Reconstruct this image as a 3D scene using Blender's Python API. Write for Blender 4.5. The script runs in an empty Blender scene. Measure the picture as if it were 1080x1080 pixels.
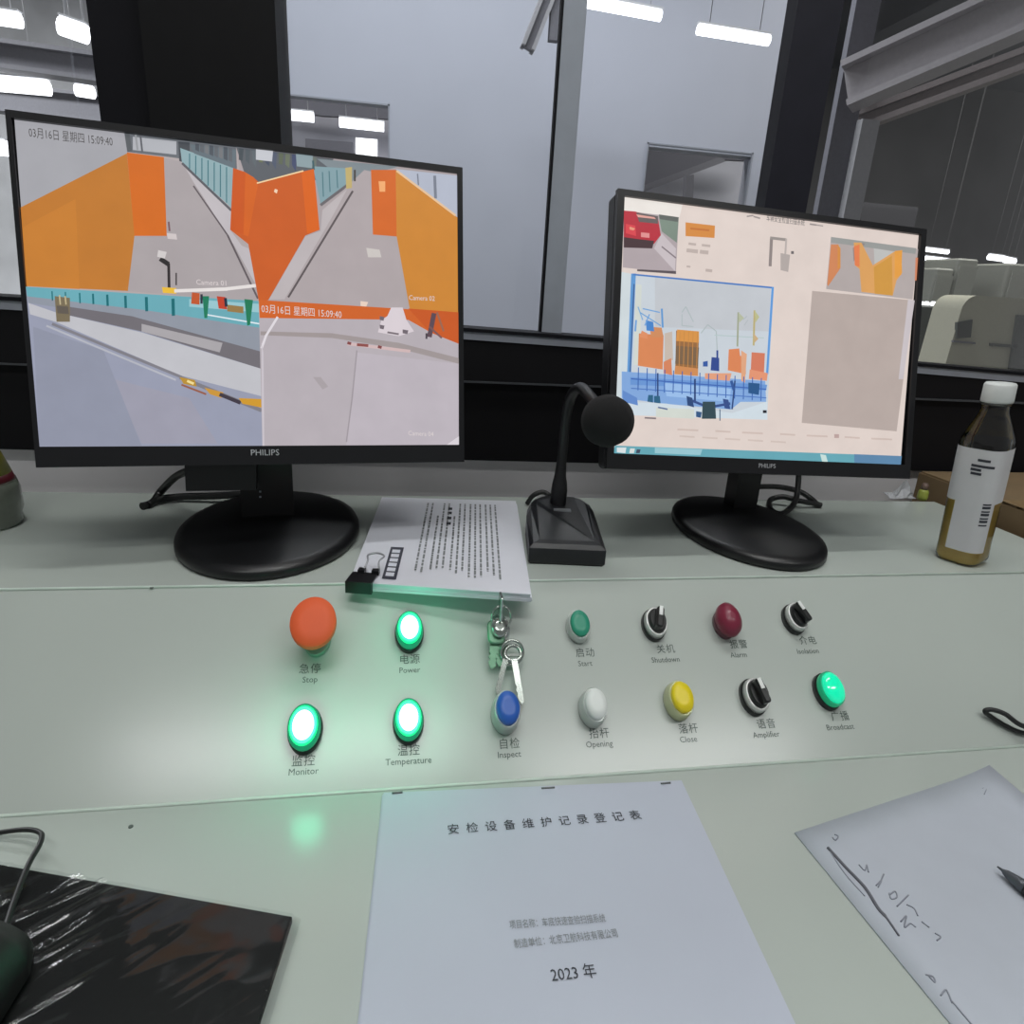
import bpy, bmesh, math, random
from mathutils import Vector, Matrix, Euler
random.seed(7)
scene = bpy.context.scene
COL = scene.collection

# ------------------------------------------------------------------ camera
F = 702.0                      # focal length in pixels of the 1080 frame
LOW = 0.75                     # height of the lower worktop
RISE = 0.105                   # rise of the sloped control panel
UP = LOW + RISE                # height of the upper shelf
CAM = Vector((0.0, 0.0, UP + 0.25))
# directions of world axes seen in the image (x right, y down, z forward)
Dn = Vector((-124.0, 2073.0, F)).normalized()            # world down
Xd = Vector((3960.0, 0.0, F)); Xd.y = -(Xd.x*Dn.x + Xd.z*Dn.z)/Dn.y; Xd.normalize()
Yd = Xd.cross(Dn); Yd.normalize()
if Yd.z < 0: Yd = -Yd
Zd = -Dn
# camera axes in world coordinates
def to_world(v): return Vector((v.dot(Xd), v.dot(Yd), v.dot(Zd)))
cr, cd, cf = to_world(Vector((1,0,0))), to_world(Vector((0,1,0))), to_world(Vector((0,0,1)))
M = Matrix(((cr.x, -cd.x, -cf.x, CAM.x), (cr.y, -cd.y, -cf.y, CAM.y), (cr.z, -cd.z, -cf.z, CAM.z), (0,0,0,1)))
cam_d = bpy.data.cameras.new('camera'); cam = bpy.data.objects.new('camera', cam_d); COL.objects.link(cam)
cam.matrix_world = M
cam_d.sensor_width = 36; cam_d.lens = F/1080*36; cam_d.clip_start = 0.01; cam_d.clip_end = 200
scene.camera = cam

# ------------------------------------------------------------------ world, lights, exposure
w = bpy.data.worlds.new('world'); scene.world = w; w.use_nodes = True
w.node_tree.nodes['Background'].inputs[0].default_value = (0.93, 0.95, 0.97, 1)
w.node_tree.nodes['Background'].inputs[1].default_value = 0.26
scene.view_settings.view_transform = 'Standard'; scene.view_settings.look = 'None'
scene.view_settings.gamma = 1; scene.view_settings.use_curve_mapping = False
scene.view_settings.exposure = 0.0
def area(name, loc, sx, sy, power, col=(1,1,1), rot=(0,0,0)):
    d = bpy.data.lights.new(name, 'AREA'); d.shape = 'RECTANGLE'; d.size = sx; d.size_y = sy; d.energy = power; d.color = col
    o = bpy.data.objects.new(name, d); COL.objects.link(o); o.location = loc; o.rotation_euler = rot
    return o
CEIL = 2.75
LAMPS = [(0.25, 0.45), (-0.35, -0.45), (1.05, -0.6)]
area('ceiling_lamp_light', (0.25, 0.45, CEIL-0.075), 1.15, 0.10, 10.5, (1.0, 1, 0.98))
area('ceiling_lamp_light', (-0.35, -0.45, CEIL-0.075), 1.15, 0.10, 10, (1.0, 1, 0.98))  # unseen, added behind the operator for front fill
area('ceiling_lamp_light', (1.05, -0.6, CEIL-0.075), 1.15, 0.10, 10, (1.0, 1, 0.98))  # second added fill light behind the operator
area('hall_fill_light', (0.3, 5.2, 5.9), 5.0, 1.0, 270, (0.92, 0.96, 1))  # unseen area light without a fitting, added to light the hall
area('hall_fill_light', (7.5, 7.0, 6.0), 4.0, 2.0, 360, (1, 0.99, 0.96))  # unseen fill added to brighten the right bay
area('hall_fill_light', (0.0, 9.4, 6.0), 6.0, 0.8, 150, (1, 0.99, 0.98))  # unseen fill added for the rooms behind the hall windows
area('hall_fill_light', (-8.0, 8.0, 5.9), 4.0, 2.0, 1000, (0.95, 0.98, 1))  # unseen fill added to brighten the left bay

# ------------------------------------------------------------------ helpers
def lin(c):
    return tuple(((v/255)/12.92 if v <= 10 else (((v/255)+0.055)/1.055)**2.4) for v in c[:3])
def ray(px, py):
    return (cr*((px-540)/F) + cd*((py-540)/F) + cf)
def hit(px, py, p, n):
    d = ray(px, py); t = (Vector(p)-CAM).dot(n)/d.dot(n)
    return CAM + d*t
ZV = Vector((0,0,1)); XV = Vector((1,0,0)); YV = Vector((0,1,0))
def hz(px, py, z): return hit(px, py, (0,0,z), ZV)
def hy(px, py, y): return hit(px, py, (0,y,0), YV)

MATS = {}
def mat(name, col, rough=0.5, metal=0.0, var=0.06, nscale=40.0, bump=0.0, bscale=200.0, coat=0.0, alpha=1.0, spec=0.5, emit=None, estr=0.0, trans=0.0):
    if name in MATS: return MATS[name]
    m = bpy.data.materials.new(name); m.use_nodes = True
    nt = m.node_tree; b = nt.nodes['Principled BSDF']
    c = lin(col)
    tc = nt.nodes.new('ShaderNodeTexCoord')
    no = nt.nodes.new('ShaderNodeTexNoise'); no.inputs['Scale'].default_value = nscale; no.inputs['Detail'].default_value = 4
    nt.links.new(tc.outputs['Object'], no.inputs['Vector'])
    rp = nt.nodes.new('ShaderNodeValToRGB')
    rp.color_ramp.elements[0].position = 0.3; rp.color_ramp.elements[1].position = 0.7
    rp.color_ramp.elements[0].color = tuple(v*(1-var) for v in c)+(1,)
    rp.color_ramp.elements[1].color = tuple(min(1,v*(1+var)) for v in c)+(1,)
    nt.links.new(no.outputs['Fac'], rp.inputs['Fac']); nt.links.new(rp.outputs['Color'], b.inputs['Base Color'])
    b.inputs['Roughness'].default_value = rough; b.inputs['Metallic'].default_value = metal
    b.inputs['Specular IOR Level'].default_value = spec
    b.inputs['Coat Weight'].default_value = coat; b.inputs['Alpha'].default_value = alpha
    b.inputs['Transmission Weight'].default_value = trans
    if emit:
        b.inputs['Emission Color'].default_value = lin(emit)+(1,); b.inputs['Emission Strength'].default_value = estr
    if bump > 0:
        n2 = nt.nodes.new('ShaderNodeTexNoise'); n2.inputs['Scale'].default_value = bscale; n2.inputs['Detail'].default_value = 3
        nt.links.new(tc.outputs['Object'], n2.inputs['Vector'])
        bp = nt.nodes.new('ShaderNodeBump'); bp.inputs['Strength'].default_value = bump; bp.inputs['Distance'].default_value = 0.001
        nt.links.new(n2.outputs['Fac'], bp.inputs['Height']); nt.links.new(bp.outputs['Normal'], b.inputs['Normal'])
    MATS[name] = m
    return m
def clear_mat(name, tint=(255,255,255), rough=0.03, ior=1.45, boost=1.0, bump=0.0, bscale=60):
    """thin clear sheet: see-through with a Fresnel reflection"""
    if name in MATS: return MATS[name]
    m = bpy.data.materials.new(name); m.use_nodes = True; nt = m.node_tree
    for n in list(nt.nodes):
        if n.type == 'BSDF_PRINCIPLED': nt.nodes.remove(n)
    out = nt.nodes['Material Output']
    tr = nt.nodes.new('ShaderNodeBsdfTransparent'); tr.inputs[0].default_value = lin(tint)+(1,)
    gl = nt.nodes.new('ShaderNodeBsdfGlossy'); gl.inputs['Roughness'].default_value = rough
    fr = nt.nodes.new('ShaderNodeFresnel'); fr.inputs['IOR'].default_value = ior
    mx = nt.nodes.new('ShaderNodeMixShader')
    nt.links.new(fr.outputs[0], mx.inputs[0]); nt.links.new(tr.outputs[0], mx.inputs[1]); nt.links.new(gl.outputs[0], mx.inputs[2])
    nt.links.new(mx.outputs[0], out.inputs['Surface'])
    if bump > 0:
        tc = nt.nodes.new('ShaderNodeTexCoord')
        n2 = nt.nodes.new('ShaderNodeTexNoise'); n2.inputs['Scale'].default_value = bscale
        bp = nt.nodes.new('ShaderNodeBump'); bp.inputs['Strength'].default_value = bump; bp.inputs['Distance'].default_value = 0.002
        nt.links.new(tc.outputs['Object'], n2.inputs['Vector']); nt.links.new(n2.outputs['Fac'], bp.inputs['Height'])
        nt.links.new(bp.outputs['Normal'], gl.inputs['Normal']); nt.links.new(bp.outputs['Normal'], fr.inputs['Normal'])
    MATS[name] = m
    return m
def screen_mat(strength):
    m = bpy.data.materials.new('screen_picture'); m.use_nodes = True; nt = m.node_tree
    b = nt.nodes['Principled BSDF']; b.inputs['Base Color'].default_value = (0.01,0.01,0.01,1); b.inputs['Roughness'].default_value = 0.35
    at = nt.nodes.new('ShaderNodeAttribute'); at.attribute_name = 'Col'
    tc = nt.nodes.new('ShaderNodeTexCoord')
    no = nt.nodes.new('ShaderNodeTexNoise'); no.inputs['Scale'].default_value = 45; no.inputs['Detail'].default_value = 5
    mr = nt.nodes.new('ShaderNodeMapRange'); mr.inputs['From Min'].default_value = 0.25; mr.inputs['From Max'].default_value = 0.75
    mr.inputs['To Min'].default_value = 0.96; mr.inputs['To Max'].default_value = 1.04
    mx = nt.nodes.new('ShaderNodeMix'); mx.data_type = 'RGBA'; mx.blend_type = 'MULTIPLY'; mx.inputs['Factor'].default_value = 1
    nt.links.new(tc.outputs['Object'], no.inputs['Vector']); nt.links.new(no.outputs['Fac'], mr.inputs['Value'])
    nt.links.new(at.outputs['Color'], mx.inputs[6]); nt.links.new(mr.outputs['Result'], mx.inputs[7])
    nt.links.new(mx.outputs[2], b.inputs['Emission Color']); b.inputs['Emission Strength'].default_value = strength
    return m

class MB:
    """collects shapes in world coordinates; build() links them as one mesh object"""
    def __init__(s): s.v = []; s.f = []; s.c = []; s.sm = []
    def add(s, vs, fs, col=None, smooth=False):
        o = len(s.v); s.v += [Vector(v) for v in vs]
        for f in fs: s.f.append([i+o for i in f]); s.c.append(col); s.sm.append(smooth)
        return s
    def box(s, c, sx, sy, sz, ax=None):
        c = Vector(c); X, Y, Z = ax or (XV, YV, ZV)
        vs = [c + X*(sx*i/2) + Y*(sy*j/2) + Z*(sz*k/2) for k in (-1,1) for j in (-1,1) for i in (-1,1)]
        return s.add(vs, [(0,2,3,1),(4,5,7,6),(0,1,5,4),(2,6,7,3),(0,4,6,2),(1,3,7,5)])
    def rbox(s, c, sx, sy, sz, r, ax=None, seg=4):
        """box with rounded corners in its X/Y outline, small chamfer top and bottom"""
        c = Vector(c); X, Y, Z = ax or (XV, YV, ZV)
        def ring(inset, z):
            pts = []
            for (qx, qy, a0) in ((1,1,0),(-1,1,90),(-1,-1,180),(1,-1,270)):
                for k in range(seg+1):
                    a = math.radians(a0 + 90*k/seg)
                    pts.append(c + X*(qx*(sx/2-r)+(r-inset)*math.cos(a)) + Y*(qy*(sy/2-r)+(r-inset)*math.sin(a)) + Z*z)
            return pts
        ch = min(r*0.5, sz*0.25)
        rings = [ring(ch, -sz/2), ring(0, -sz/2+ch), ring(0, sz/2-ch), ring(ch, sz/2)]
        return s.loft(rings)
    def loft(s, rings, cap=True, smooth=False, closed=False):
        n = len(rings[0]); vs = [p for r in rings for p in r]; fs = []
        R = len(rings)
        for i in range(R if closed else R-1):
            j = (i+1) % R
            for k in range(n):
                fs.append((i*n+k, i*n+(k+1)%n, j*n+(k+1)%n, j*n+k))
        s.add(vs, fs, smooth=smooth)
        if cap and not closed:
            o = len(s.v)-len(vs)
            s.f.append([o+k for k in reversed(range(n))]); s.c.append(None); s.sm.append(False)
            s.f.append([o+(R-1)*n+k for k in range(n)]); s.c.append(None); s.sm.append(False)
        return s
    def lathe(s, base, prof, ax=None, seg=32, ex=1.0, ey=1.0, power=2.0, smooth=True, cap=True):
        """prof = [(radius, height)...] round Z of the frame; ex/ey squash; power>2 gives a rounded square"""
        base = Vector(base); X, Y, Z = ax or (XV, YV, ZV)
        rings = []
        for (r, h) in prof:
            ring = []
            for k in range(seg):
                a = 2*math.pi*k/seg; ca, sa = math.cos(a), math.sin(a)
                q = (abs(ca)**power + abs(sa)**power)**(-1/power)
                ring.append(base + X*(r*ex*q*ca) + Y*(r*ey*q*sa) + Z*h)
            rings.append(ring)
        return s.loft(rings, cap=cap, smooth=smooth)
    def tube(s, pts, r, seg=10, smooth=True, cyc=False):
        pts = [Vector(p) for p in pts]
        n = len(pts); rings = []; up = None
        for i, p in enumerate(pts):
            if cyc: t = pts[(i+1)%n]-pts[(i-1)%n]
            else: t = pts[min(i+1,n-1)]-pts[max(i-1,0)]
            t.normalize()
            if up is None:
                up = Vector((0,0,1)) if abs(t.z) < 0.9 else Vector((1,0,0))
            a = t.cross(up)
            if a.length < 1e-4: a = t.orthogonal()
            a.normalize(); b = a.cross(t).normalized(); up = b
            rr = r[i] if isinstance(r, (list, tuple)) else r
            rings.append([p + a*(rr*math.cos(2*math.pi*k/seg)) + b*(rr*math.sin(2*math.pi*k/seg)) for k in range(seg)])
        return s.loft(rings, cap=not cyc, smooth=smooth, closed=cyc)
    def prism(s, pts, d):
        """polygon pts extruded by vector d"""
        d = Vector(d); return s.loft([[Vector(p) for p in pts], [Vector(p)+d for p in pts]])
    def build(s, name, m, parent=None, loc=None):
        base = Vector(loc) if loc is not None else (parent_loc(parent) if parent else Vector((0,0,0)))
        me = bpy.data.meshes.new(name)
        me.from_pydata([tuple(v-base) for v in s.v], [], s.f)
        if any(c is not None for c in s.c):
            at = me.color_attributes.new('Col', 'FLOAT_COLOR', 'CORNER')
            k = 0
            for p, c in zip(me.polygons, s.c):
                cl = lin(c)+(1,) if c else (0,0,0,1)
                for li in p.loop_indices: at.data[li].color = cl
        me.polygons.foreach_set('use_smooth', s.sm)
        bm = bmesh.new(); bm.from_mesh(me)
        if not any(c is not None for c in s.c): bmesh.ops.recalc_face_normals(bm, faces=bm.faces)
        bm.to_mesh(me); bm.free()
        me.materials.append(m)
        o = bpy.data.objects.new(name, me); COL.objects.link(o)
        if parent: o.parent = parent; ORIG[o.name] = base
        else: o.location = base; ORIG[o.name] = base
        return o
ORIG = {}
def parent_loc(o): return ORIG[o.name]
def tag(o, label=None, cat=None, group=None, kind=None):
    if label: o['label'] = label
    if cat: o['category'] = cat
    if group: o['group'] = group
    if kind: o['kind'] = kind
    return o
def thing(name, loc, label, cat, group=None):
    o = bpy.data.objects.new(name, None); COL.objects.link(o); o.location = loc; o.empty_display_size = 0.02
    ORIG[o.name] = Vector(loc)
    return tag(o, label, cat, group)
def smooth_path(pts, n=8):
    """Catmull-Rom through the points"""
    P = [Vector(p) for p in pts]; P = [P[0]*2-P[1]] + P + [P[-1]*2-P[-2]]
    out = []
    for i in range(1, len(P)-2):
        for k in range(n):
            t = k/n; a, b, c, d = P[i-1], P[i], P[i+1], P[i+2]
            out.append(0.5*((2*b) + (c-a)*t + (2*a-5*b+4*c-d)*t*t + (3*b-a-3*c+d)*t**3))
    out.append(P[-2]); return out
_dg = None
def text_part(name, body, org, xd, yd, size, m, parent, align='CENTER', squeeze=1.0, spacing=1.0, lift=0.0002):
    cu = bpy.data.curves.new('txt', 'FONT'); cu.body = body; cu.align_x = align; cu.align_y = 'CENTER'; cu.resolution_u = 2
    cu.size = 1.0; cu.space_character = spacing
    t = bpy.data.objects.new('txt', cu); COL.objects.link(t)
    bpy.context.view_layer.update()
    dg = bpy.context.evaluated_depsgraph_get()
    me = bpy.data.meshes.new_from_object(t.evaluated_get(dg))
    bpy.data.objects.remove(t); bpy.data.curves.remove(cu)
    xd = Vector(xd).normalized(); yd = Vector(yd).normalized(); nz = xd.cross(yd).normalized()
    b = MB(); vs = [Vector(org) + xd*(v.co.x*size*squeeze) + yd*(v.co.y*size) + nz*lift for v in me.vertices]
    b.add(vs, [list(p.vertices) for p in me.polygons])
    bpy.data.meshes.remove(me)
    return b.build(name, m, parent)

# ------------------------------------------------------------------ materials
desk_m = mat('enamelled_desk_metal', (176,184,178), rough=0.22, var=0.025, nscale=6, bump=0.03, bscale=90, spec=0.5)
black_m = mat('black_plastic', (17,17,20), rough=0.42, var=0.1, nscale=80, bump=0.05, bscale=900)
bezel_m = mat('black_bezel', (14,14,18), rough=0.35, var=0.1)
base_m = mat('black_stand', (14,15,17), rough=0.38, var=0.1)
frame_m = mat('black_painted_frame', (14,14,20), rough=0.6, spec=0.2, var=0.15, nscale=8)
panelblack_m = mat('black_wall_panel', (16,15,18), rough=0.65, spec=0.2, var=0.12, nscale=10)
greywall_m = mat('grey_wall_board', (240,238,240), rough=0.7, var=0.04, nscale=9)
alu_m = mat('grey_aluminium', (150,154,164), rough=0.5, metal=0.0, var=0.05)
dgrey_m = mat('dark_grey_strip', (64,66,70), rough=0.5, var=0.05)
floor_m = mat('grey_floor', (120,120,118), rough=0.5, var=0.06, nscale=3)
ceil_m = mat('white_ceiling_board', (205,205,205), rough=0.8, var=0.03)
hallwall_m = mat('pale_hall_panel', (178,182,194), rough=0.7, var=0.025, nscale=1.2)
halldark_m = mat('dark_hall_cladding', (112,112,113), rough=0.8, var=0.12, nscale=0.8)
halllight_m = mat('lit_hall_cladding', (196,197,200), rough=0.7, var=0.22, nscale=0.9)  # raised tone: the left bay's brighter light is put into the colour
roof_m = mat('hall_roof_sheet', (110,112,118), rough=0.8, var=0.1, nscale=0.7)
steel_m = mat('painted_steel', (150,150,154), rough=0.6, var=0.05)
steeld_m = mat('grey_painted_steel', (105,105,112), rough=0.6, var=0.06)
tube_m = mat('lamp_tube_glow', (255,255,255), rough=0.4, emit=(245,248,255), estr=2.6)
paper_m = mat('white_paper', (180,186,199), rough=0.65, var=0.02, nscale=12)
ink_m = mat('black_ink', (52,54,62), rough=0.7)
faint_m = mat('grey_print', (128,132,134), rough=0.7)
print_m = mat('panel_print', (70,84,78), rough=0.6)
chrome_m = mat('chrome', (205,208,208), rough=0.18, metal=1.0, var=0.03)
cable_m = mat('black_cable', (20,22,22), rough=0.45)
glass_m = clear_mat('window_glass', rough=0.02, ior=1.35)

# ------------------------------------------------------------------ desk planes
r1, r2 = hz(40,519,UP), hz(880,528,UP)            # rear edge of the upper shelf
a1, a2 = hz(0,622,UP), hz(900,607,UP)             # upper crease
bm_ = (hz(80,869,LOW) + hz(1065,778,LOW))/2; b1 = bm_; b2 = bm_ + (a2-a1)   # lower crease, parallel to the upper one
XR = hz(985,529,UP).x; XL = -1.05
def onl(p, q, x): return p + (q-p)*((x-p.x)/(q.x-p.x))
RL, RR = onl(r1,r2,XL), onl(r1,r2,XR)
AL, AR = onl(a1,a2,XL), onl(a1,a2,XR)
BL, BR = onl(b1,b2,XL), onl(b1,b2,XR)
FY = -0.03
PO = (AL+AR+BL+BR)/4                               # panel plane
PX = ((AR-AL)+(BR-BL)).normalized()
PY = ((AL+AR)-(BL+BR)); PY = (PY - PX*PY.dot(PX)).normalized()
PN = PX.cross(PY).normalized()
def hp(px, py, h=0.0): return hit(px, py, PO + PN*h, PN)
WY = max(RL.y, RR.y) + 0.05                        # face of the window wall

# ------------------------------------------------------------------ setting: control room shell
def struct(o): o['kind'] = 'structure'; return o
struct(MB().box((0,5,-0.05), 40, 30, 0.1).build('floor', floor_m))
struct(MB().box((0,(-3+WY)/2,CEIL+0.04), 6, WY+3, 0.08).build('ceiling', ceil_m))
def wallquad(pts, y, depth): return MB().prism([hy(px,py,y) for px,py in pts], (0,depth,0))
# grey lower board and black panels of the window wall
def bot(x): return 474 + (497-474)*(x-10)/980
def mid(x): return bot(x) - 82 + 0.015*(x-540)
def sill(x): return 315 + 0.06*x + 0.0000125*x*x
XLIM = (-420, 1480)
lo = [hy(XLIM[0],bot(XLIM[0]),WY), hy(XLIM[1],bot(XLIM[1]),WY)]
wb = MB().prism([Vector((lo[0].x,WY,0)), Vector((lo[1].x,WY,0)), lo[1], lo[0]], (0,0.06,0)).build('wall_front', greywall_m)
struct(wb); wb['label'] = 'grey lower wall board behind the desk'
p_lo = wallquad([(XLIM[0],bot(XLIM[0])),(XLIM[1],bot(XLIM[1])),(XLIM[1],mid(XLIM[1])),(XLIM[0],mid(XLIM[0]))], WY-0.012, 0.06).build('panel', panelblack_m, wb)
p_up = wallquad([(XLIM[0],mid(XLIM[0])+0.5),(XLIM[1],mid(XLIM[1])+0.5),(XLIM[1],sill(1280)+12),(XLIM[0],sill(XLIM[0])+6)], WY-0.018, 0.06).build('panel', panelblack_m, wb)
p_tr = wallquad([(XLIM[0],mid(XLIM[0])+1),(XLIM[1],mid(XLIM[1])+1),(XLIM[1],mid(XLIM[1])-1),(XLIM[0],mid(XLIM[0])-1)], WY-0.020, 0.01).build('joint_strip', dgrey_m, wb)
# posts
def vpost(name, pxl, pxr, y, yface, depth, m, ztop=CEIL, pybot=360):
    a, b = hy(pxl, y, yface), hy(pxr, y, yface)
    z0 = hy((pxl+pxr)/2, pybot, yface).z
    return struct(MB().box(((a.x+b.x)/2, yface+depth/2, (z0+ztop)/2), abs(b.x-a.x), depth, ztop-z0).build(name, m))
vpost('trim_1', 98, 152, 60, WY-0.02, 0.07, frame_m)
vpost('trim_2', 153, 293, 75, WY-0.035, 0.09, mat('black_column_cladding', (16,16,18), rough=0.6, spec=0.2, var=0.1))
vpost('trim_3', 829, 876, 80, WY-0.02, 0.025, mat('dark_blue_grey_post', (30,30,40), rough=0.5, spec=0.3, var=0.1), pybot=385)
# windows: pane + sill strip (+ mullion)
def window(n, xl, xr, label):
    root = bpy.data.objects.new('window_%d' % n, None); COL.objects.link(root)
    c = hy((xl+xr)/2, sill((xl+xr)/2), WY); root.location = c; ORIG[root.name] = c; root['kind'] = 'structure'; root['label'] = label
    pts = [(xl,sill(xl)),(xr,sill(xr))]
    A, B = hy(*pts[0],WY), hy(*pts[1],WY)
    xa, xb = A.x, B.x
    MB().prism([Vector((xa,WY+0.025,A.z)), Vector((xb,WY+0.025,B.z)), Vector((xb,WY+0.025,CEIL)), Vector((xa,WY+0.025,CEIL))], (0,0.006,0)).build('pane', glass_m, root)
    d = Vector((0,0,0.006))
    MB().prism([A-YV*0.02-d*1.6, B-YV*0.02-d*1.6, B-YV*0.02, A-YV*0.02], (0,0.06,0)).build('sill', alu_m, root)
    MB().prism([A-YV*0.022, B-YV*0.022, B-YV*0.022+d*0.7, A-YV*0.022+d*0.7], (0,0.06,0)).build('frame_rail', frame_m, root)
    return root
window(1, -260, 100, 'left window pane beside the black column')
w2 = window(2, 292, 826, 'wide middle window behind the monitors')
window(3, 870, 1420, 'right window looking into the darker hall')
m0, m1 = hy(584,200,WY), hy(607,200,WY)
z0 = hy(588,352,WY).z
MB().box(((m0.x+m1.x)/2, WY+0.018, (z0+CEIL)/2), m1.x-m0.x, 0.008, CEIL-z0).build('mullion', mat('mullion_grey',(160,166,176),rough=0.5,var=0.04), w2)
MB().box((m0.x-0.0015, WY+0.018, (z0+CEIL)/2), 0.003, 0.009, CEIL-z0).build('mullion_gasket', frame_m, w2)
# ceiling lamps of the control room; the two rear ones are added for front fill
for i, (x, y) in enumerate(LAMPS):
    t = thing('ceiling_lamp', (x,y,CEIL), ['long ceiling lamp fitting right above the monitors', 'left fill lamp fitting added behind the operator', 'right fill lamp fitting added behind the operator'][i], 'lamp', 'control room ceiling lamps')
    MB().box((x,y,CEIL-0.02), 1.22, 0.16, 0.04).build('housing', ceil_m, t)
    for s in (-1,1):
        MB().tube([(x-0.58,y+s*0.06,CEIL-0.052),(x+0.58,y+s*0.06,CEIL-0.052)], 0.012, 10).build('lamp_tube', tube_m, t)

# ------------------------------------------------------------------ hall beyond the glass
HY = 8.0
def pxs(pts, y): return [hy(a,b,y) for a,b in pts]
ROOF = 6.2
# pale wall with two openings, assembled from blocks around them
hx0, hx1 = hy(215,150,HY).x, hy(842,150,HY).x
o1a, o1b = hy(286,97,HY), hy(411,165,HY); o2a, o2b = hy(683,150,HY), hy(786,216,HY)
hw = MB()
def blk(xa, xb, za, zb): hw.box(((xa+xb)/2, HY+0.1, (za+zb)/2), xb-xa, 0.2, zb-za)
blk(hx0, o1a.x, 0, ROOF); blk(o1b.x, o2a.x, 0, ROOF); blk(o2b.x, hx1, 0, ROOF)
blk(o1a.x, o1b.x, 0, o1b.z-0.25); blk(o1a.x, o1b.x, o1a.z, ROOF)
blk(o2a.x, o2b.x, 0, o2b.z-0.3); blk(o2a.x, o2b.x, o2a.z-0.04, ROOF)
hwall = struct(hw.build('wall_hall', hallwall_m))
for (A,B,nm) in ((o1a,o1b,4),(o2a,o2b,5)):
    root = bpy.data.objects.new('window_%d' % nm, None); COL.objects.link(root); root['kind'] = 'structure'
    c = Vector(((A.x+B.x)/2, HY, B.z-0.3)); root.location = c; ORIG[root.name] = c
    x0, x1, za, zb = A.x, B.x, B.z-0.25, A.z
    for (xa,xb,zc,zd) in ((x0,x0+0.015,za,zb),(x1-0.015,x1,za,zb),(x0,x1,zb-0.015,zb)):
        MB().box(((xa+xb)/2,HY+0.02,(zc+zd)/2), xb-xa, 0.06, zd-zc).build('frame', alu_m, root)
    MB().box(((x0+x1)/2,HY+0.06,(za+zb)/2), x1-x0, 0.01, zb-za).build('pane', glass_m, root)
# roof and far walls; left pieces coloured lighter in place of stronger light
struct(MB().box((9.5, 8.6, ROOF+0.1), 25, 15.4, 0.2).build('ceiling_hall', roof_m))
struct(MB().box((-12.6, 8.6, ROOF+0.1), 19, 15.4, 0.2).build('ceiling_hall_left', halllight_m))
struct(MB().box((-11.5, 16.2, 3.1), 22.5, 0.2, 6.2).build('wall_far_left', halllight_m))
struct(MB().box((11, 16.2, 3.1), 22.5, 0.2, 6.2).build('wall_far_right', halldark_m))
def hlamp(pa, pb, y, label, group='hall tube lamps', r=0.05, dy=0.0):
    A, B = hy(*pa, y), hy(*pb, y+dy); c = (A+B)/2
    t = thing('tube_lamp', c, label, 'lamp', group)
    MB().tube([A,B], r, 10).build('lamp_tube', tube_m, t)
    ax = (B-A).normalized(); side = ax.cross(ZV).normalized(); up = side.cross(ax)
    MB().box(c+up*(r+0.008), (B-A).length*1.01, r*1.5, 0.016, (ax, side, up)).build('housing', halllight_m, t)
    if abs(c.x) < 30:
        for s in (-0.35, 0.35):
            p = c + (B-A)*s + up*(r+0.016)
            MB().tube([p, Vector((p.x,p.y,ROOF))], 0.004, 5).build('hanger', halllight_m if c.x < 3 else halldark_m, t)
    return t
hlamp((617,2),(697,17), 7.0, 'long lit tube lamp high up, nearer the grey mullion', r=0.045)
hlamp((736,31),(811,43), 7.0, 'long lit tube lamp high up, nearer the dark window post', r=0.045)
hlamp((290,120),(331,124), 10.5, 'lit tube lamp seen at the left inside the small hall window', r=0.06)
hlamp((358,129),(405,134), 10.5, 'lit tube lamp seen at the right inside the small hall window', r=0.06)
hlamp((-40,13),(22,22), 7.6, 'lit tube lamp at the upper left corner of the left window', r=0.06)
hlamp((63,27),(92,37), 7.6, 'short lit tube lamp at the top of the left window by the column', r=0.075)
hlamp((-50,84),(52,93), 9.0, 'long lit tube lamp lower down in the left window', r=0.075)
hlamp((80,95),(99,98), 9.0, 'short lit tube lamp lower down in the left window by the column', r=0.06)
hlamp((-40,152),(9,157), 10.4, 'lit tube lamp at the left frame edge beside the monitor corner', r=0.09)
hlamp((975,263),(1000,266), 11.0, 'upper lit tube lamp just right of the right monitor', r=0.035)
hlamp((972,275),(998,278), 11.6, 'thick lower lit tube lamp just right of the right monitor', r=0.085)
hlamp((1043,271),(1058,273), 11.0, 'left lit tube of the lamp pair at the right frame edge', r=0.05)
hlamp((1060,274),(1070,276), 11.0, 'right lit tube of the lamp pair at the right frame edge', r=0.05)
hlamp((1058,281),(1068,282.5), 11.6, 'small lit tube under the lamp pair at the right frame edge', r=0.04)
hlamp((682,171),(688,172), 10.5, 'tiny lit lamp end at the left of the second hall window', r=0.06)
for k, px in enumerate((972,977,984)):
    c = hy(px, 321, 6.95)
    o = MB().lathe(c-ZV*0.03, [(0.02,0),(0.03,0.02),(0.03,0.045),(0.015,0.06)], seg=10).build('spot_lamp', tube_m, loc=c)
    tag(o, 'tiny bright spot lamp low behind the right monitor, %s of three' % ['leftmost','middle','rightmost'][k], 'lamp', 'tiny spot lamps')
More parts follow.
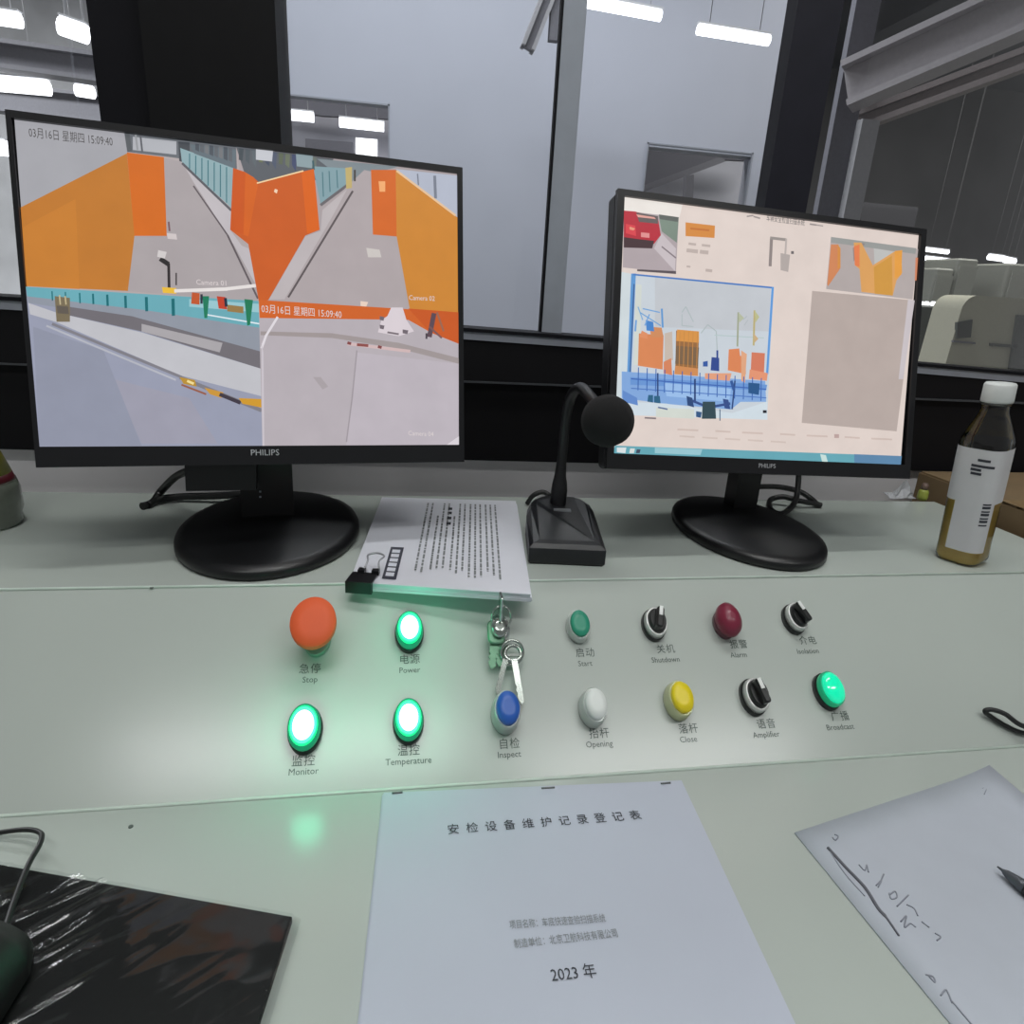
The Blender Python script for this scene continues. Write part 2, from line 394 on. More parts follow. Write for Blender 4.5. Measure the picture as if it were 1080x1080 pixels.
# room behind the small hall window: dim rear board and a bright daylight opening
rm = pxs([(270,172),(424,190)], 11.5)
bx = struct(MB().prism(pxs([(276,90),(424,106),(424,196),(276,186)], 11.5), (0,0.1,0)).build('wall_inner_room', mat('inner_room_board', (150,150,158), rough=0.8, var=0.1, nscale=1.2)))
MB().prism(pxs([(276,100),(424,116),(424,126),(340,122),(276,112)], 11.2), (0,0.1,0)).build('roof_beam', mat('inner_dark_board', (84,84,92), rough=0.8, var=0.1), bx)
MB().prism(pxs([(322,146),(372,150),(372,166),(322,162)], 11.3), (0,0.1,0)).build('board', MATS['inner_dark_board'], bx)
o = MB().prism(pxs([(375,145),(398,147),(398,176),(375,174)], 11.2), (0,0.05,0)).build('bright_doorway', mat('daylight_pane', (255,255,255), emit=(245,248,255), estr=1.1), bx)
# second hall window: stair soffit seen through it
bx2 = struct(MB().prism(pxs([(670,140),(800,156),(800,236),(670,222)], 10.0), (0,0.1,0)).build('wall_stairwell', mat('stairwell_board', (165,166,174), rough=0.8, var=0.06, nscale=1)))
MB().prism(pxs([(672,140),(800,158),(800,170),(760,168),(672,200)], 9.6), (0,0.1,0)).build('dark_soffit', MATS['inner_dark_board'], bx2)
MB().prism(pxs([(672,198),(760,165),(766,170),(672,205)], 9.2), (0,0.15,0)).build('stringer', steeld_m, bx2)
MB().prism(pxs([(724,185),(732,184),(731,212),(723,212)], 9.1), (0,0.1,0)).build('post', steeld_m, bx2)
# steel brace at the top of the middle window
P0, P1 = hy(556,52,6.6), hy(588,-30,6.6)
t = thing('roof_brace', P0, 'grey steel brace hanging down at the top left of the mullion', 'beam')
ax = (P1-P0).normalized(); side = ax.cross(YV).normalized()
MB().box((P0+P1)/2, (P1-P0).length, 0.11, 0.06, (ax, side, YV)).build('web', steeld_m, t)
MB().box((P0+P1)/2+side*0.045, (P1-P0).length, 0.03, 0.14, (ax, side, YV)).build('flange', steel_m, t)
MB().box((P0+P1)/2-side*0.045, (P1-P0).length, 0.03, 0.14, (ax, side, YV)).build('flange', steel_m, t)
MB().box(P1+ZV*0.3, 0.08, 0.08, 1.6).build('drop_rod', steeld_m, t)
# right bay: column, big diagonal beam, machinery
CY = 5.2
ca, cb = hy(863,200,CY), hy(889,200,CY)
t = thing('steel_column', (ca.x+cb.x, 0, 0) and ((ca.x+cb.x)/2, CY, 0), 'grey steel column just right of the dark window post', 'column')
cx = (ca.x+cb.x)/2; cw = cb.x-ca.x
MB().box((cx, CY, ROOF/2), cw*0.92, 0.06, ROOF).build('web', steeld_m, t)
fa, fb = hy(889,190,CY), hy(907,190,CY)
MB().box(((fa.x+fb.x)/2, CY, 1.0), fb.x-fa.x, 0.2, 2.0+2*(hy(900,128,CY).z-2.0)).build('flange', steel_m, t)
MB().box((cx, CY-0.02, 0.01), cw*1.2, 0.4, 0.02).build('base_plate', steeld_m, t)
def beam(name, pa, pb, ya, yb, wid, m, label, hgt=0.3):
    A, B = hy(*pa, ya), hy(*pb, yb); ax = (B-A).normalized(); side = ax.cross(ZV).normalized(); up = side.cross(ax)
    c = (A+B)/2; t = thing(name, c, label, 'beam'); L = (B-A).length
    MB().box(c, L, wid*0.2, hgt, (ax, side, up)).build('web', m, t)
    MB().box(c+up*hgt/2, L, wid, 0.04, (ax, side, up)).build('flange', m, t)
    MB().box(c-up*hgt/2, L, wid, 0.04, (ax, side, up)).build('flange', m, t)
    return t
beam('roof_beam', (893,92), (1190,-40), 5.0, 4.0, 0.22, mat('beam_paint',(150,146,150),rough=0.6,var=0.05), 'wide pale steel beam rising to the upper right corner', 0.26)
beam('roof_beam', (905,128), (1190,22), 5.3, 4.4, 0.12, mat('beam_paint_dark',(118,110,110),rough=0.6,var=0.06), 'thinner steel beam running below the wide pale one', 0.10)
P = pxs([(897,212),(968,222),(966,330),(897,330)], 9.5); 
t = thing('cabinet', (P[0].x+0.5, 9.5, 0), 'dark cabinet standing behind the top of the right monitor', 'cabinet')
MB().box(((P[0].x+P[1].x)/2, 9.8, P[0].z/2), P[1].x-P[0].x, 0.6, P[0].z).build('body', mat('dark_cabinet',(58,58,62),rough=0.7,var=0.05), t)
MB().box(((P[0].x+P[1].x)/2, 9.49, P[0].z/2), (P[1].x-P[0].x)*0.94, 0.02, P[0].z*0.96).build('door', mat('dark_cabinet_door',(50,50,54),rough=0.7,var=0.05), t)
beam('roof_beam', (-60,50), (112,74), 8.8, 8.4, 0.25, steeld_m, 'grey roof beam crossing the left window between the lamps', 0.22)
beam('roof_beam', (-60,98), (112,116), 12.0, 11.6, 0.3, steeld_m, 'far grey roof beam low in the left window above the monitor', 0.3)
# tall grey panels
grey_green = mat('grey_green_housing', (132,134,126), rough=0.6, var=0.04)
dark_green = mat('dark_green_housing', (70,74,70), rough=0.6, var=0.06)
def standing(name, px0, px1, pytop, y, dep, m, label, cat, extra=None):
    A, B = hy(px0, pytop, y), hy(px1, pytop, y)
    x0, x1, h = A.x, B.x, (A.z+B.z)/2
    t = thing(name, ((x0+x1)/2, y+dep/2, 0), label, cat)
    MB().rbox(((x0+x1)/2, y+dep/2, h/2), x1-x0, dep, h, 0.04).build('body', m, t)
    MB().box(((x0+x1)/2, y-0.01, h*0.55), (x1-x0)*0.85, 0.02, h*0.8).build('panel', m, t)
    if extra: MB().box(((x0+x1)/2, y-0.02, extra[0]), (x1-x0)*0.9, 0.03, extra[1]).build('band', extra[2], t)
    return t
standing('machine_tower', 988, 1008, 283, 7.6, 0.6, grey_green, 'narrow grey machine tower right of the right monitor', 'machine')
standing('machine_tower', 1012, 1034, 273, 7.6, 0.6, grey_green, 'taller grey machine tower behind the cream machine', 'machine')
standing('machine_tower', 1042, 1060, 288, 8.6, 0.5, dark_green, 'dark machine tower behind the top of the cream machine', 'machine')
standing('machine_tower', 1064, 1130, 280, 7.6, 0.6, grey_green, 'wide grey machine tower at the right frame edge', 'machine')
standing('control_locker', 967, 991, 322, 6.8, 0.3, dark_green, 'dark locker standing low beside the right monitor edge', 'locker')
standing('control_locker', 997, 1006, 322, 6.8, 0.3, dark_green, 'slim dark locker just left of the cream machine', 'locker')
# cream machine with a rounded top
A, B = hy(1020,311,5.6), hy(1180,311,5.6); zt = A.z
t = thing('scanner_machine', ((A.x+B.x)/2, 6.1, 0), 'cream machine with a rounded top and small dark window', 'machine')
cream = mat('cream_housing', (168,166,148), rough=0.5, var=0.03)
prof = [Vector((A.x,5.6,0.0))]
n = 10
rr = 0.14
pts = [Vector((A.x-0.06,5.6,0)), Vector((A.x-0.02,5.6,zt-rr))]
for k in range(1,n+1):
    a = math.pi - k*math.pi/2/n
    pts.append(Vector((A.x-0.02+rr+rr*math.cos(a),5.6,zt-rr+rr*math.sin(a))))
pts += [Vector((B.x,5.6,zt)), Vector((B.x,5.6,0))]
MB().prism(pts, (0,0.35,0)).build('housing', cream, t)
q = pxs([(1010,340),(1026,337),(1024,356),(1009,357)], 5.58)
MB().prism(q, (0,0.03,0)).build('window', dark_green, t)
q = pxs([(1006,359),(1029,361),(1029,363),(1006,361)], 5.57); MB().prism(q, (0,0.03,0)).build('ledge', steeld_m, t)
q = pxs([(1046,362),(1073,364),(1073,367),(1046,365)], 5.57); MB().prism(q, (0,0.03,0)).build('handle_slot', dark_green, t)
q = pxs([(1074,332),(1100,334),(1100,400),(1064,400)], 5.57); MB().prism(q, (0,0.03,0)).build('side_door', dark_green, t)

# ------------------------------------------------------------------ console desk
con = thing('console_desk', ((XL+XR)/2, 0.4, 0), 'pale grey-green metal control desk with a sloped button panel', 'desk')
TH = Vector((0,0,-0.022))
MB().prism([RL, RR, AR, AL], TH).build('upper_shelf', desk_m, con)
MB().prism([AL, AR, BR, BL], -PN*0.012).build('control_panel', desk_m, con)
MB().prism([BL, BR, Vector((XR,FY,LOW)), Vector((XL,FY,LOW))], TH).build('worktop', desk_m, con)
for x in (XL+0.01, XR-0.01):
    MB().prism([Vector((x-0.009,FY+0.03,0)), Vector((x-0.009,RL.y-0.01,0)), Vector((x-0.009,RL.y-0.01,UP-0.024)), Vector((x-0.009,AL.y,UP-0.024)), Vector((x-0.009,BL.y+0.01,LOW-0.024)), Vector((x-0.009,FY+0.03,LOW-0.024))], (0.018,0,0)).build('side_panel', desk_m, con)
MB().box(((XL+XR)/2, RL.y-0.06, (UP-0.024)/2+0.02), XR-XL-0.06, 0.018, UP-0.07).build('back_panel', desk_m, con)
# thin seams where the metal sheets meet
MB().tube([AL+PN*0.0002, AR+PN*0.0002], 0.0012, 6).build('seam', mat('seam_edge',(196,210,200),rough=0.35), con)
MB().tube([BL+PN*0.0004, BR+PN*0.0004], 0.0014, 6).build('seam', MATS['seam_edge'], con)

AXP = (PX, PY, PN)
EX, EY = 0.74, 1.06
glow_m = mat('lit_green_lens', (20,190,120), rough=0.3, emit=(25,235,140), estr=1.15)
core_m = mat('lit_lamp_core', (230,255,245), rough=0.3, emit=(205,255,235), estr=2.2)
dim_m = mat('green_lens_dim', (20,215,165), rough=0.12, coat=0.5, emit=(20,235,175), estr=0.55)
rimg_m = mat('dark_green_rim', (10,110,90), rough=0.35, emit=(10,170,110), estr=0.45)
blackb_m = mat('black_knob', (22,24,24), rough=0.35)
def plight(name, p, power, col, r=0.012):
    d = bpy.data.lights.new(name, 'POINT'); d.energy = power; d.color = col; d.shadow_soft_size = r
    o = bpy.data.objects.new(name, d); COL.objects.link(o); o.location = p
def lamp(px, py, r, label, lit=True):
    h = 0.014; p = hp(px, py, h); b = p - PN*h
    rim = MB().lathe(b, [(r*1.06,0),(r*1.06,0.004),(r*0.98,0.006)], AXP, 28, EX, EY).build('indicator_lamp', blackb_m, con); rim['label'] = label
    if lit:
        MB().lathe(b, [(r*0.96,0.004),(r,0.009),(r*0.97,0.0125),(r*0.80,0.014)], AXP, 28, EX, EY).build('lens_rim', rimg_m, rim)
        MB().lathe(b, [(r*0.86,0.012),(r*0.86,0.0145),(r*0.78,0.0155)], AXP, 28, EX, EY).build('lens', glow_m, rim)
        MB().lathe(b, [(r*0.66,0.0145),(r*0.62,0.0165),(r*0.42,0.0178),(r*0.05,0.0183)], AXP, 28, EX, EY).build('lens_core', core_m, rim)
    else:
        MB().lathe(b, [(r*0.96,0.004),(r,0.009),(r*0.97,0.0125)], AXP, 28, EX, EY).build('lens_rim', rimg_m, rim)
        MB().lathe(b, [(r*0.9,0.012),(r*0.86,0.0145),(r*0.6,0.0165),(r*0.05,0.0172)], AXP, 28, EX, EY).build('lens', dim_m, rim)
    return p
lamps = [lamp(432,662,0.0152,'bright green power lamp, lit'), lamp(320,765,0.0163,'bright green monitor lamp, lit, nearest the front left'),
         lamp(431,757,0.0152,'bright green temperature lamp, lit')]
lamp(879.5,725,0.0145,'green broadcast lamp, dimly lit', lit=False)
def push(px, py, r, col, label, h=0.016, collar=(190,196,192)):
    p = hp(px, py, h); b = p - PN*h
    m = mat('button_collar_%d' % collar[0], collar, rough=0.3, metal=0.35)
    base = MB().lathe(b, [(r*1.08,0),(r*1.12,0.004),(r*1.06,h*0.75),(r*0.98,h*0.85)], AXP, 28, EX, EY).build('push_button', m, con); base['label'] = label
    MB().lathe(b, [(r*0.9,h*0.6),(r*0.92,h*0.98),(r*0.84,h*1.12),(r*0.4,h*1.14)], AXP, 28, EX, EY).build('cap', mat('cap_'+label.split()[0], col, rough=0.35, var=0.04), base)
push(612,657,0.0125,(40,140,112),'green start push button', h=0.012)
push(536,746,0.0135,(40,92,178),'blue push button under the hanging keys', h=0.022, collar=(172,180,176))
push(629,742,0.0130,(214,220,216),'white opening push button', h=0.018)
push(720,735,0.0135,(226,206,30),'yellow push button in a pale collar', h=0.016, collar=(196,200,160))
# maroon button with a domed cap
p = hp(771,651,0.018); b = p-PN*0.018
o = MB().lathe(b, [(0.013,0),(0.0135,0.004),(0.0125,0.008)], AXP, 28, EX, EY).build('push_button', mat('maroon_collar',(96,50,62),rough=0.4), con); o['label'] = 'dark maroon alarm button with a blunt cone cap'
MB().lathe(b, [(0.0135,0.007),(0.0152,0.011),(0.0145,0.016),(0.009,0.021),(0.003,0.0225)], AXP, 28, EX, EY).build('cap', mat('maroon_cap',(122,34,58),rough=0.35), o)
# emergency stop mushroom
p = hp(330,655,0.036); b = p-PN*0.036
o = MB().lathe(b, [(0.015,0),(0.0155,0.004),(0.0145,0.006)], AXP, 28, EX, EY).build('emergency_stop', mat('estop_base',(120,140,126),rough=0.5), con); o['label'] = 'orange-red mushroom emergency stop button'
MB().lathe(b, [(0.0105,0.005),(0.0105,0.016),(0.0135,0.020)], AXP, 28, EX, EY).build('stem', mat('estop_stem',(205,84,34),rough=0.5), o)
MB().lathe(b, [(0.012,0.019),(0.0185,0.024),(0.0212,0.030),(0.0212,0.0345),(0.0203,0.0358),(0.010,0.0362),(0.001,0.0363)], AXP, 36, 0.82, 1.0).build('cap', mat('estop_cap',(222,92,44),rough=0.6,var=0.03), o)
# rotary selector knobs
def selector(px, py, r, turn, label):
    h = 0.014; p = hp(px, py, h); b = p - PN*h
    base = MB().lathe(b, [(r*1.1,0),(r*1.1,0.004),(r*1.0,0.006)], AXP, 28, EX, EY).build('selector_switch', blackb_m, con); base['label'] = label
    MB().lathe(b, [(r*1.02,0.005),(r*1.0,0.011),(r*0.88,0.0125),(r*0.82,0.010)], AXP, 28, EX, EY).build('ring', mat('satin_ring',(214,216,214),rough=0.38,metal=0.7), base)
    MB().lathe(b, [(r*0.84,0.008),(r*0.82,0.014),(r*0.74,0.0165)], AXP, 28, EX, EY).build('knob_disc', blackb_m, base)
    a = math.radians(turn); u = PX*math.cos(a)+PY*math.sin(a); v = PN.cross(u)
    MB().rbox(b+PN*0.0175, r*1.55, r*0.5, 0.011, r*0.2, (u, v, PN)).build('grip', blackb_m, base)
    MB().box(b+PN*0.0233+u*r*0.42, r*0.66, r*0.24, 0.0006, (u, v, PN)).build('pointer_mark', mat('pointer_white',(225,228,225),rough=0.4), base)
selector(693.5,654,0.0128,75,'black selector knob with chrome ring, left in the rear row')
selector(843.5,648,0.0126,110,'black selector knob with chrome ring at the right end of the rear row')
selector(800.5,731,0.0136,100,'black selector knob with chrome ring in the front row')
# key switch
p = hp(527,662,0.010); b = p-PN*0.010
ks = MB().lathe(b, [(0.0125,0),(0.0130,0.004),(0.0118,0.009),(0.0090,0.0105)], AXP, 28, EX, EY).build('key_switch', chrome_m, con); ks['label'] = 'chrome key switch with a key in it'
MB().lathe(b, [(0.0075,0.010),(0.0075,0.0112),(0.006,0.0115)], AXP, 20, EX, EY).build('lock_core', mat('lock_core',(120,128,124),rough=0.3,metal=0.8), ks)
# printed captions
for (px,py,cn,en) in ((327,706,'急停','Stop'),(432,696,'电源','Power'),(320,803,'监控','Monitor'),(431,792,'温控','Temperature'),
                      (537,785,'自检','Inspect'),(617,689,'启动','Start'),(702,685,'关机','Shutdown'),(779,680,'报警','Alarm'),(852,676,'介电','Isolation'),
                      (632,774,'抬杆','Opening'),(726,769,'落杆','Close'),(808,764,'语音','Amplifier'),(886,756,'广播','Broadcast')):
    o = text_part('printed_caption', cn, hp(px,py), PX, PY, 0.0088, print_m, con, squeeze=0.95, spacing=1.1)
    text_part('printed_subcaption', en, hp(px,py+11), PX, PY, 0.0068, print_m, con, squeeze=0.95)
SCREWS = [(160,620),(138,872)]
for (px,py) in SCREWS:
    q = hz(px,py,UP if py<700 else LOW)
    MB().lathe(q, [(0.0016,0),(0.0014,0.0006)], seg=10).build('screw_head', mat('dark_screw',(84,96,90),rough=0.5), con)

# ------------------------------------------------------------------ monitors
def plane_basis(uvp, vvp):
    def wd(p): return (cr*(p[0]-540) + cd*(p[1]-540) + cf*F).normalized()
    u = wd(uvp); v = wd(vvp); v = (v - u*v.dot(u)).normalized()      # v points down
    n = u.cross(v).normalized()
    if n.dot(cf) > 0: n = -n                                          # towards the camera
    return u, -v, n
def strip(p, q, wdt):
    p = Vector((p[0],p[1])); q = Vector((q[0],q[1])); d = (q-p).normalized(); s = Vector((-d.y,d.x))*wdt/2
    return [tuple(p+s), tuple(q+s), tuple(q-s), tuple(p-s)]
class Monitor:
    def __init__(s, corners, scr, uvp, vvp, basepx, fwd, label, feet, strength):
        s.u, s.v, s.n = plane_basis(uvp, vvp)
        s.base = hz(basepx[0], basepx[1], UP)
        nh = Vector((s.n.x, s.n.y, 0)).normalized()
        s.org = s.base + nh*fwd
        # the panel plane passes through a point above the foot, at mid panel height
        C = [hit(x, y, s.org + ZV*0.2, s.n) for x,y in corners]
        def uv(p): d = p - s.org; return d.dot(s.u), d.dot(s.v)
        q = [uv(p) for p in C]
        u0, u1 = (q[0][0]+q[3][0])/2, (q[1][0]+q[2][0])/2; v1, v0 = (q[0][1]+q[1][1])/2, (q[2][1]+q[3][1])/2
        s.pl = s.org + ZV*0.2; s.off = (s.pl - s.org).dot(s.n)
        s.P = lambda a, b, c=0.0: s.org + s.u*a + s.v*b + s.n*(s.off + c)
        s.r = (u0,u1,v0,v1)
        t = s.t = thing('monitor', s.base, label, 'monitor')
        ax = (s.u, s.v, s.n)
        W, H = u1-u0, v1-v0; cu, cv = (u0+u1)/2, (v0+v1)/2
        s.W, s.H, s.cu, s.cv = W, H, cu, cv
        MB().rbox(s.P(cu,cv,-0.0125), W, H, 0.020, 0.005, ax).build('housing', black_m, t)
        MB().rbox(s.P(cu,cv-0.01,-0.034), W*0.72, H*0.68, 0.028, 0.03, ax).build('rear_cover', black_m, t)
        S = [uv(hit(x,y,s.pl,s.n)) for x,y in scr]
        a0, a1 = (S[0][0]+S[3][0])/2, (S[1][0]+S[2][0])/2; c1, c0 = (S[0][1]+S[1][1])/2, (S[2][1]+S[3][1])/2
        for (x0,x1,y0,y1) in ((u0,a0,v0,v1),(a1,u1,v0,v1),(a0,a1,c1,v1),(a0,a1,v0,c0)):
            MB().box(s.P((x0+x1)/2,(y0+y1)/2,0.0), x1-x0, y1-y0, 0.006, ax).build('bezel', bezel_m, t)
        s.scr = MB().box(s.P((a0+a1)/2,(c0+c1)/2,-0.0015), a1-a0, c1-c0, 0.002, ax).build('screen', mat('screen_glass',(10,10,12),rough=0.3), t)
        s.sr = (a0,a1,c0,c1)
        s.m = screen_mat(strength)
        s.layer = 0; s.warm = feet
    def pt(s, px, py, k):
        p = hit(px, py, s.pl, s.n); d = p - s.org
        a = min(max(d.dot(s.u), s.sr[0]), s.sr[1]); b = min(max(d.dot(s.v), s.sr[2]), s.sr[3])
        return s.P(a, b, -0.0004 + k*0.00003)
    def picture(s, name, items, label=None):
        b = MB()
        for col, pts in items:
            if s.warm and col[0] > 195 and col[2] < 75 and col[1] < 180: col = (col[0]*0.89, col[1]*0.88, col[2]*0.78)
            s.layer += 1
            vs = [s.pt(x,y,s.layer) for x,y in pts]
            # keep the face turned towards the viewer
            nn = Vector()
            for i in range(len(vs)): nn += (vs[i]-s.pl).cross(vs[(i+1)%len(vs)]-s.pl)
            if nn.dot(s.n) < 0: vs.reverse()
            b.add(vs, [list(range(len(vs)))], col=col)
        o = b.build(name, s.m, s.scr)
        if label: o['label'] = label
        return o
    def text(s, body, px, py, px2, py2, size, m, name='screen_text', squeeze=0.9):
        s.layer += 1
        p, q = s.pt(px,py,s.layer+1), s.pt(px2,py2,s.layer+1)
        o = text_part(name, body, (p+q)/2, q-p, s.v, size, m, s.scr, squeeze=squeeze)
        return o
    def logo(s, px, py, size):
        p = hit(px,py,s.pl+s.n*0.0032,s.n)
        text_part('brand_mark', 'PHILIPS', p, s.u, s.v, size, mat('logo_silver',(190,192,196),rough=0.3,metal=0.2), s.t)
white_t = mat('screen_text_white',(10,10,10),emit=(225,215,215),estr=0.9)
dark_t = mat('screen_text_dark',(40,40,40),emit=(70,66,66),estr=0.8)

# ---- left monitor
Lm = Monitor([(8,117),(488,178),(488,487),(38,493)], [(15,126),(482,184),(483,470),(41,470)], (2690,457.6), (488,6130),
             (287,563), 0.040, 'large left monitor showing four camera pictures of orange barriers', True, 1.0)
G = (176,166,166)
A_items = [
 (G, [(15,126),(249,155),(274,319),(28,303)]),
 ((164,164,170), [(15,126),(134,140),(136,166),(22,218)]),
 ((104,108,114), [(131,140),(249,155),(250,182),(212,170),(175,165),(134,160)]),
 ((70,74,80), [(188,149),(200,150),(200,172),(189,170)]),
 ((176,178,184), [(140,144),(186,149),(186,163),(140,158)]),
 ((88,92,96), strip((134,140),(137,160),5)), ((150,152,156), strip((143,142),(145,158),2)), ((96,98,104), strip((148,142),(150,160),2)),
 ((142,170,176), [(190,156),(246,176),(245,220),(192,172)]),
 ((100,112,120), [(200,152),(249,158),(248,178),(205,162)]),
 ((168,160,162), [(170,166),(190,170),(248,252),(272,300),(274,319),(134,307),(142,249),(176,248)]),
 ((190,184,188), [(196,178),(245,222),(243,254),(262,262),(273,284),(273,306),(240,246),(204,192)]),
 ((92,92,98), strip((192,172),(244,222),2.5)), ((96,88,92), strip((204,196),(240,248),1.6)), ((96,88,92), strip((240,248),(272,315),2.0)),
] + [((78+18*(i%3),84+16*(i%3),92+14*(i%3)), [(206+i*5,151.5+i*0.6),(210+i*5,152+i*0.6),(210+i*5,160+i*1.6),(206+i*5,158+i*1.6)]) for i in range(8)] + [((60,112,122), strip((200+i*6.5, 162+i*2.4),(200+i*6.5, 178+i*6),1.1)) for i in range(7)] + [
 ((214,136,58), [(22,219),(134,162),(142,249),(135,307),(28,302)]),
 ((222,142,60), [(24,240),(80,210),(84,305),(28,302)]),
 ((234,120,36), [(134,161),(173,166),(176,249),(142,249)]),
 ((120,90,96), strip((178,234),(179,244),2)), ((206,196,196), [(176,246),(186,247),(187,253),(177,252)]),
 ((40,36,38), strip((169,273),(178,279),5)), ((46,40,42), strip((178,278),(178.5,304),3)), ((210,204,204), [(167,264),(176,266),(174,273),(166,271)]),
 ((232,186,56), [(171,303),(186,304),(186,310),(172,309)]), ((228,222,220), strip((184,307),(240,305),3.5)), ((228,222,220), strip((238,305),(273,301),3.5)),
 ((70,64,66), strip((186,288),(186,301),1.6)),
]
Lm.picture('camera_feed', A_items, 'upper left camera picture with a long orange wall')
B_items = [
 ((168,158,160), [(249,155),(483,184),(483,331),(273,318)]),
 ((92,96,102), [(249,155),(352,168),(336,190),(262,196)]),
] + [((70+12*(i%4),78+12*(i%4),84+12*(i%3)), [(252+i*7,157+i*0.8),(257+i*7,157.6+i*0.8),(256+i*7,170+i*0.7+3*(i%3)),(252+i*7,169+i*0.7)]) for i in range(12)] + [
 ((196,198,204), [(270,158),(288,160),(287,171),(270,169)]), ((140,158,164), [(312,163),(330,165),(329,178),(313,176)]),
 ((126,136,142), [(334,168),(420,176),(392,184),(370,196)]),
 ((130,158,166), [(330,176),(364,178),(370,192),(338,216)]),
 ((80,120,128), strip((340,182),(341,208),1.2)), ((80,120,128), strip((347,181),(348,203),1.2)), ((80,120,128), strip((355,180),(356,199),1.2)),
 ((60,92,100), strip((330,170),(331,180),2)),
 ((104,100,104), strip((338,217),(366,196),3)),
 ((172,162,164), [(366,197),(384,180),(394,182),(396,248),(418,250),(432,328),(283,318),(322,248),(338,244),(340,224)]),
 ((186,178,180), [(340,222),(366,200),(352,226),(300,316),(284,316),(322,250),(338,244)]),
 ((92,84,86), strip((372,202),(304,314),2.2)),
 ((176,182,198), [(417,179),(483,186),(482,230)]), ((120,126,140), strip((440,184),(441,196),1.5)), ((120,126,140), strip((458,186),(459,210),3)),
 ((224,104,42), [(246,178),(258,182),(270,190),(274,194),(318,182),(331,179),(337,243),(322,249),(283,317),(273,318),(262,258),(243,243)]),
 ((236,112,38), [(246,178),(258,182),(268,188),(272,196),(262,250),(243,243)]), ((226,98,34), [(246,178),(259,183),(257,248),(243,243)]),
 ((242,112,30), [(318,182),(331,179),(337,243),(324,247)]),
 ((240,208,160), strip((271,194),(320,181),1.5)), ((240,210,180), [(290,200),(293,201),(292,205),(289,203)]),
 ((234,116,46), [(391,180),(417,180),(418,250),(393,248)]), ((240,170,110), [(399,192),(406,192),(406,203),(400,203)]),
 ((228,150,62), [(417,180),(450,204),(482,230),(483,331),(432,328),(418,250)]),
 ((226,190,150), strip((418,181),(480,228),2.2)),
 ((190,170,110), [(364,178),(371,177),(371,199),(365,200)]), ((70,64,60), strip((374,180),(374,192),2)),
 ((200,194,190), [(386,262),(400,264),(402,272),(388,272)]), ((230,206,190), [(380,318),(388,319),(386,324),(380,323)]),
]
Lm.picture('camera_feed', B_items, 'upper right camera picture with two orange barriers')
C_items = [
 ((150,154,174), [(28,303),(273,318),(277,471),(41,471)]),
 ((155,154,170), [(120,400),(200,420),(230,468),(150,468)]),
 ((142,146,164), [(36,345),(110,370),(150,470),(41,470)]),
 ((104,168,180), [(28,303),(273,318),(274,347),(150,328),(30,314)]),
 ((150,196,204), [(200,316),(273,321),(274,330),(200,324)]),
 ((142,148,160), [(29,313),(150,327),(274,346),(275,373),(130,335),(31,320)]),
 ((112,108,114), [(60,322),(140,334),(275,371),(275,389),(150,350),(60,330)]),
 ((168,164,168), [(150,342),(235,362),(232,372),(150,350)]),
 ((190,190,196), [(31,320),(60,330),(150,351),(275,389),(276,418),(190,396),(60,340),(33,332)]),
 ((126,124,132), strip((56,342),(192,398),3)), ((126,124,132), strip((190,398),(276,433),4)),
 ((178,180,190), strip((50,344),(186,401),2)),
 ((222,232,238), strip((216,332),(274,342),1.4)),
] + [((18,104,112), strip((x,304+0.062*(x-28)+2),(x+0.5,304+0.062*(x-28)+h),wd)) for x,h,wd in ((56,12,1.3),(70,12,1.3),(85,13,1.5),(99,13,2),(114,14,2.4),(133,15,2.6),(155,17,3),(183,20,3.4))] + [
 ((24,120,88), [(214,313),(221,313),(219,336),(216,336)]), ((24,120,84), [(258,316),(267,317),(264,343),(261,344)]),
 ((214,96,52), [(203,309),(211,310),(211,322),(202,321)]), ((40,44,60), strip((213,311),(213,321),2.5)), ((214,70,46), [(229,313),(238,314),(240,327),(231,326)]),
 ((150,120,70), [(240,322),(257,324),(257,331),(240,329)]), ((30,40,60), strip((238,315),(239,324),3)),
 ((120,108,84), [(59,313),(75,315),(75,340),(61,340)]), ((96,88,80), [(61,323),(73,324),(74,332),(62,331)]), ((190,176,140), strip((64,312),(65,322),1.5)), ((190,176,140), strip((70,313),(71,322),1.5)),
 ((206,160,60), [(190,398),(206,401),(208,408),(194,405)]), ((226,168,70), [(216,409),(236,414),(234,420),(222,416)]), ((60,52,64), strip((232,416),(254,425),4)), ((232,172,50), [(252,420),(276,421),(276,430),(256,426)]),
 ((150,90,70), strip((192,406),(218,416),2)), ((240,220,150), strip((198,402),(205,405),2.5)),
]
Lm.picture('camera_feed', C_items, 'lower left camera picture of a grey road with teal railing')
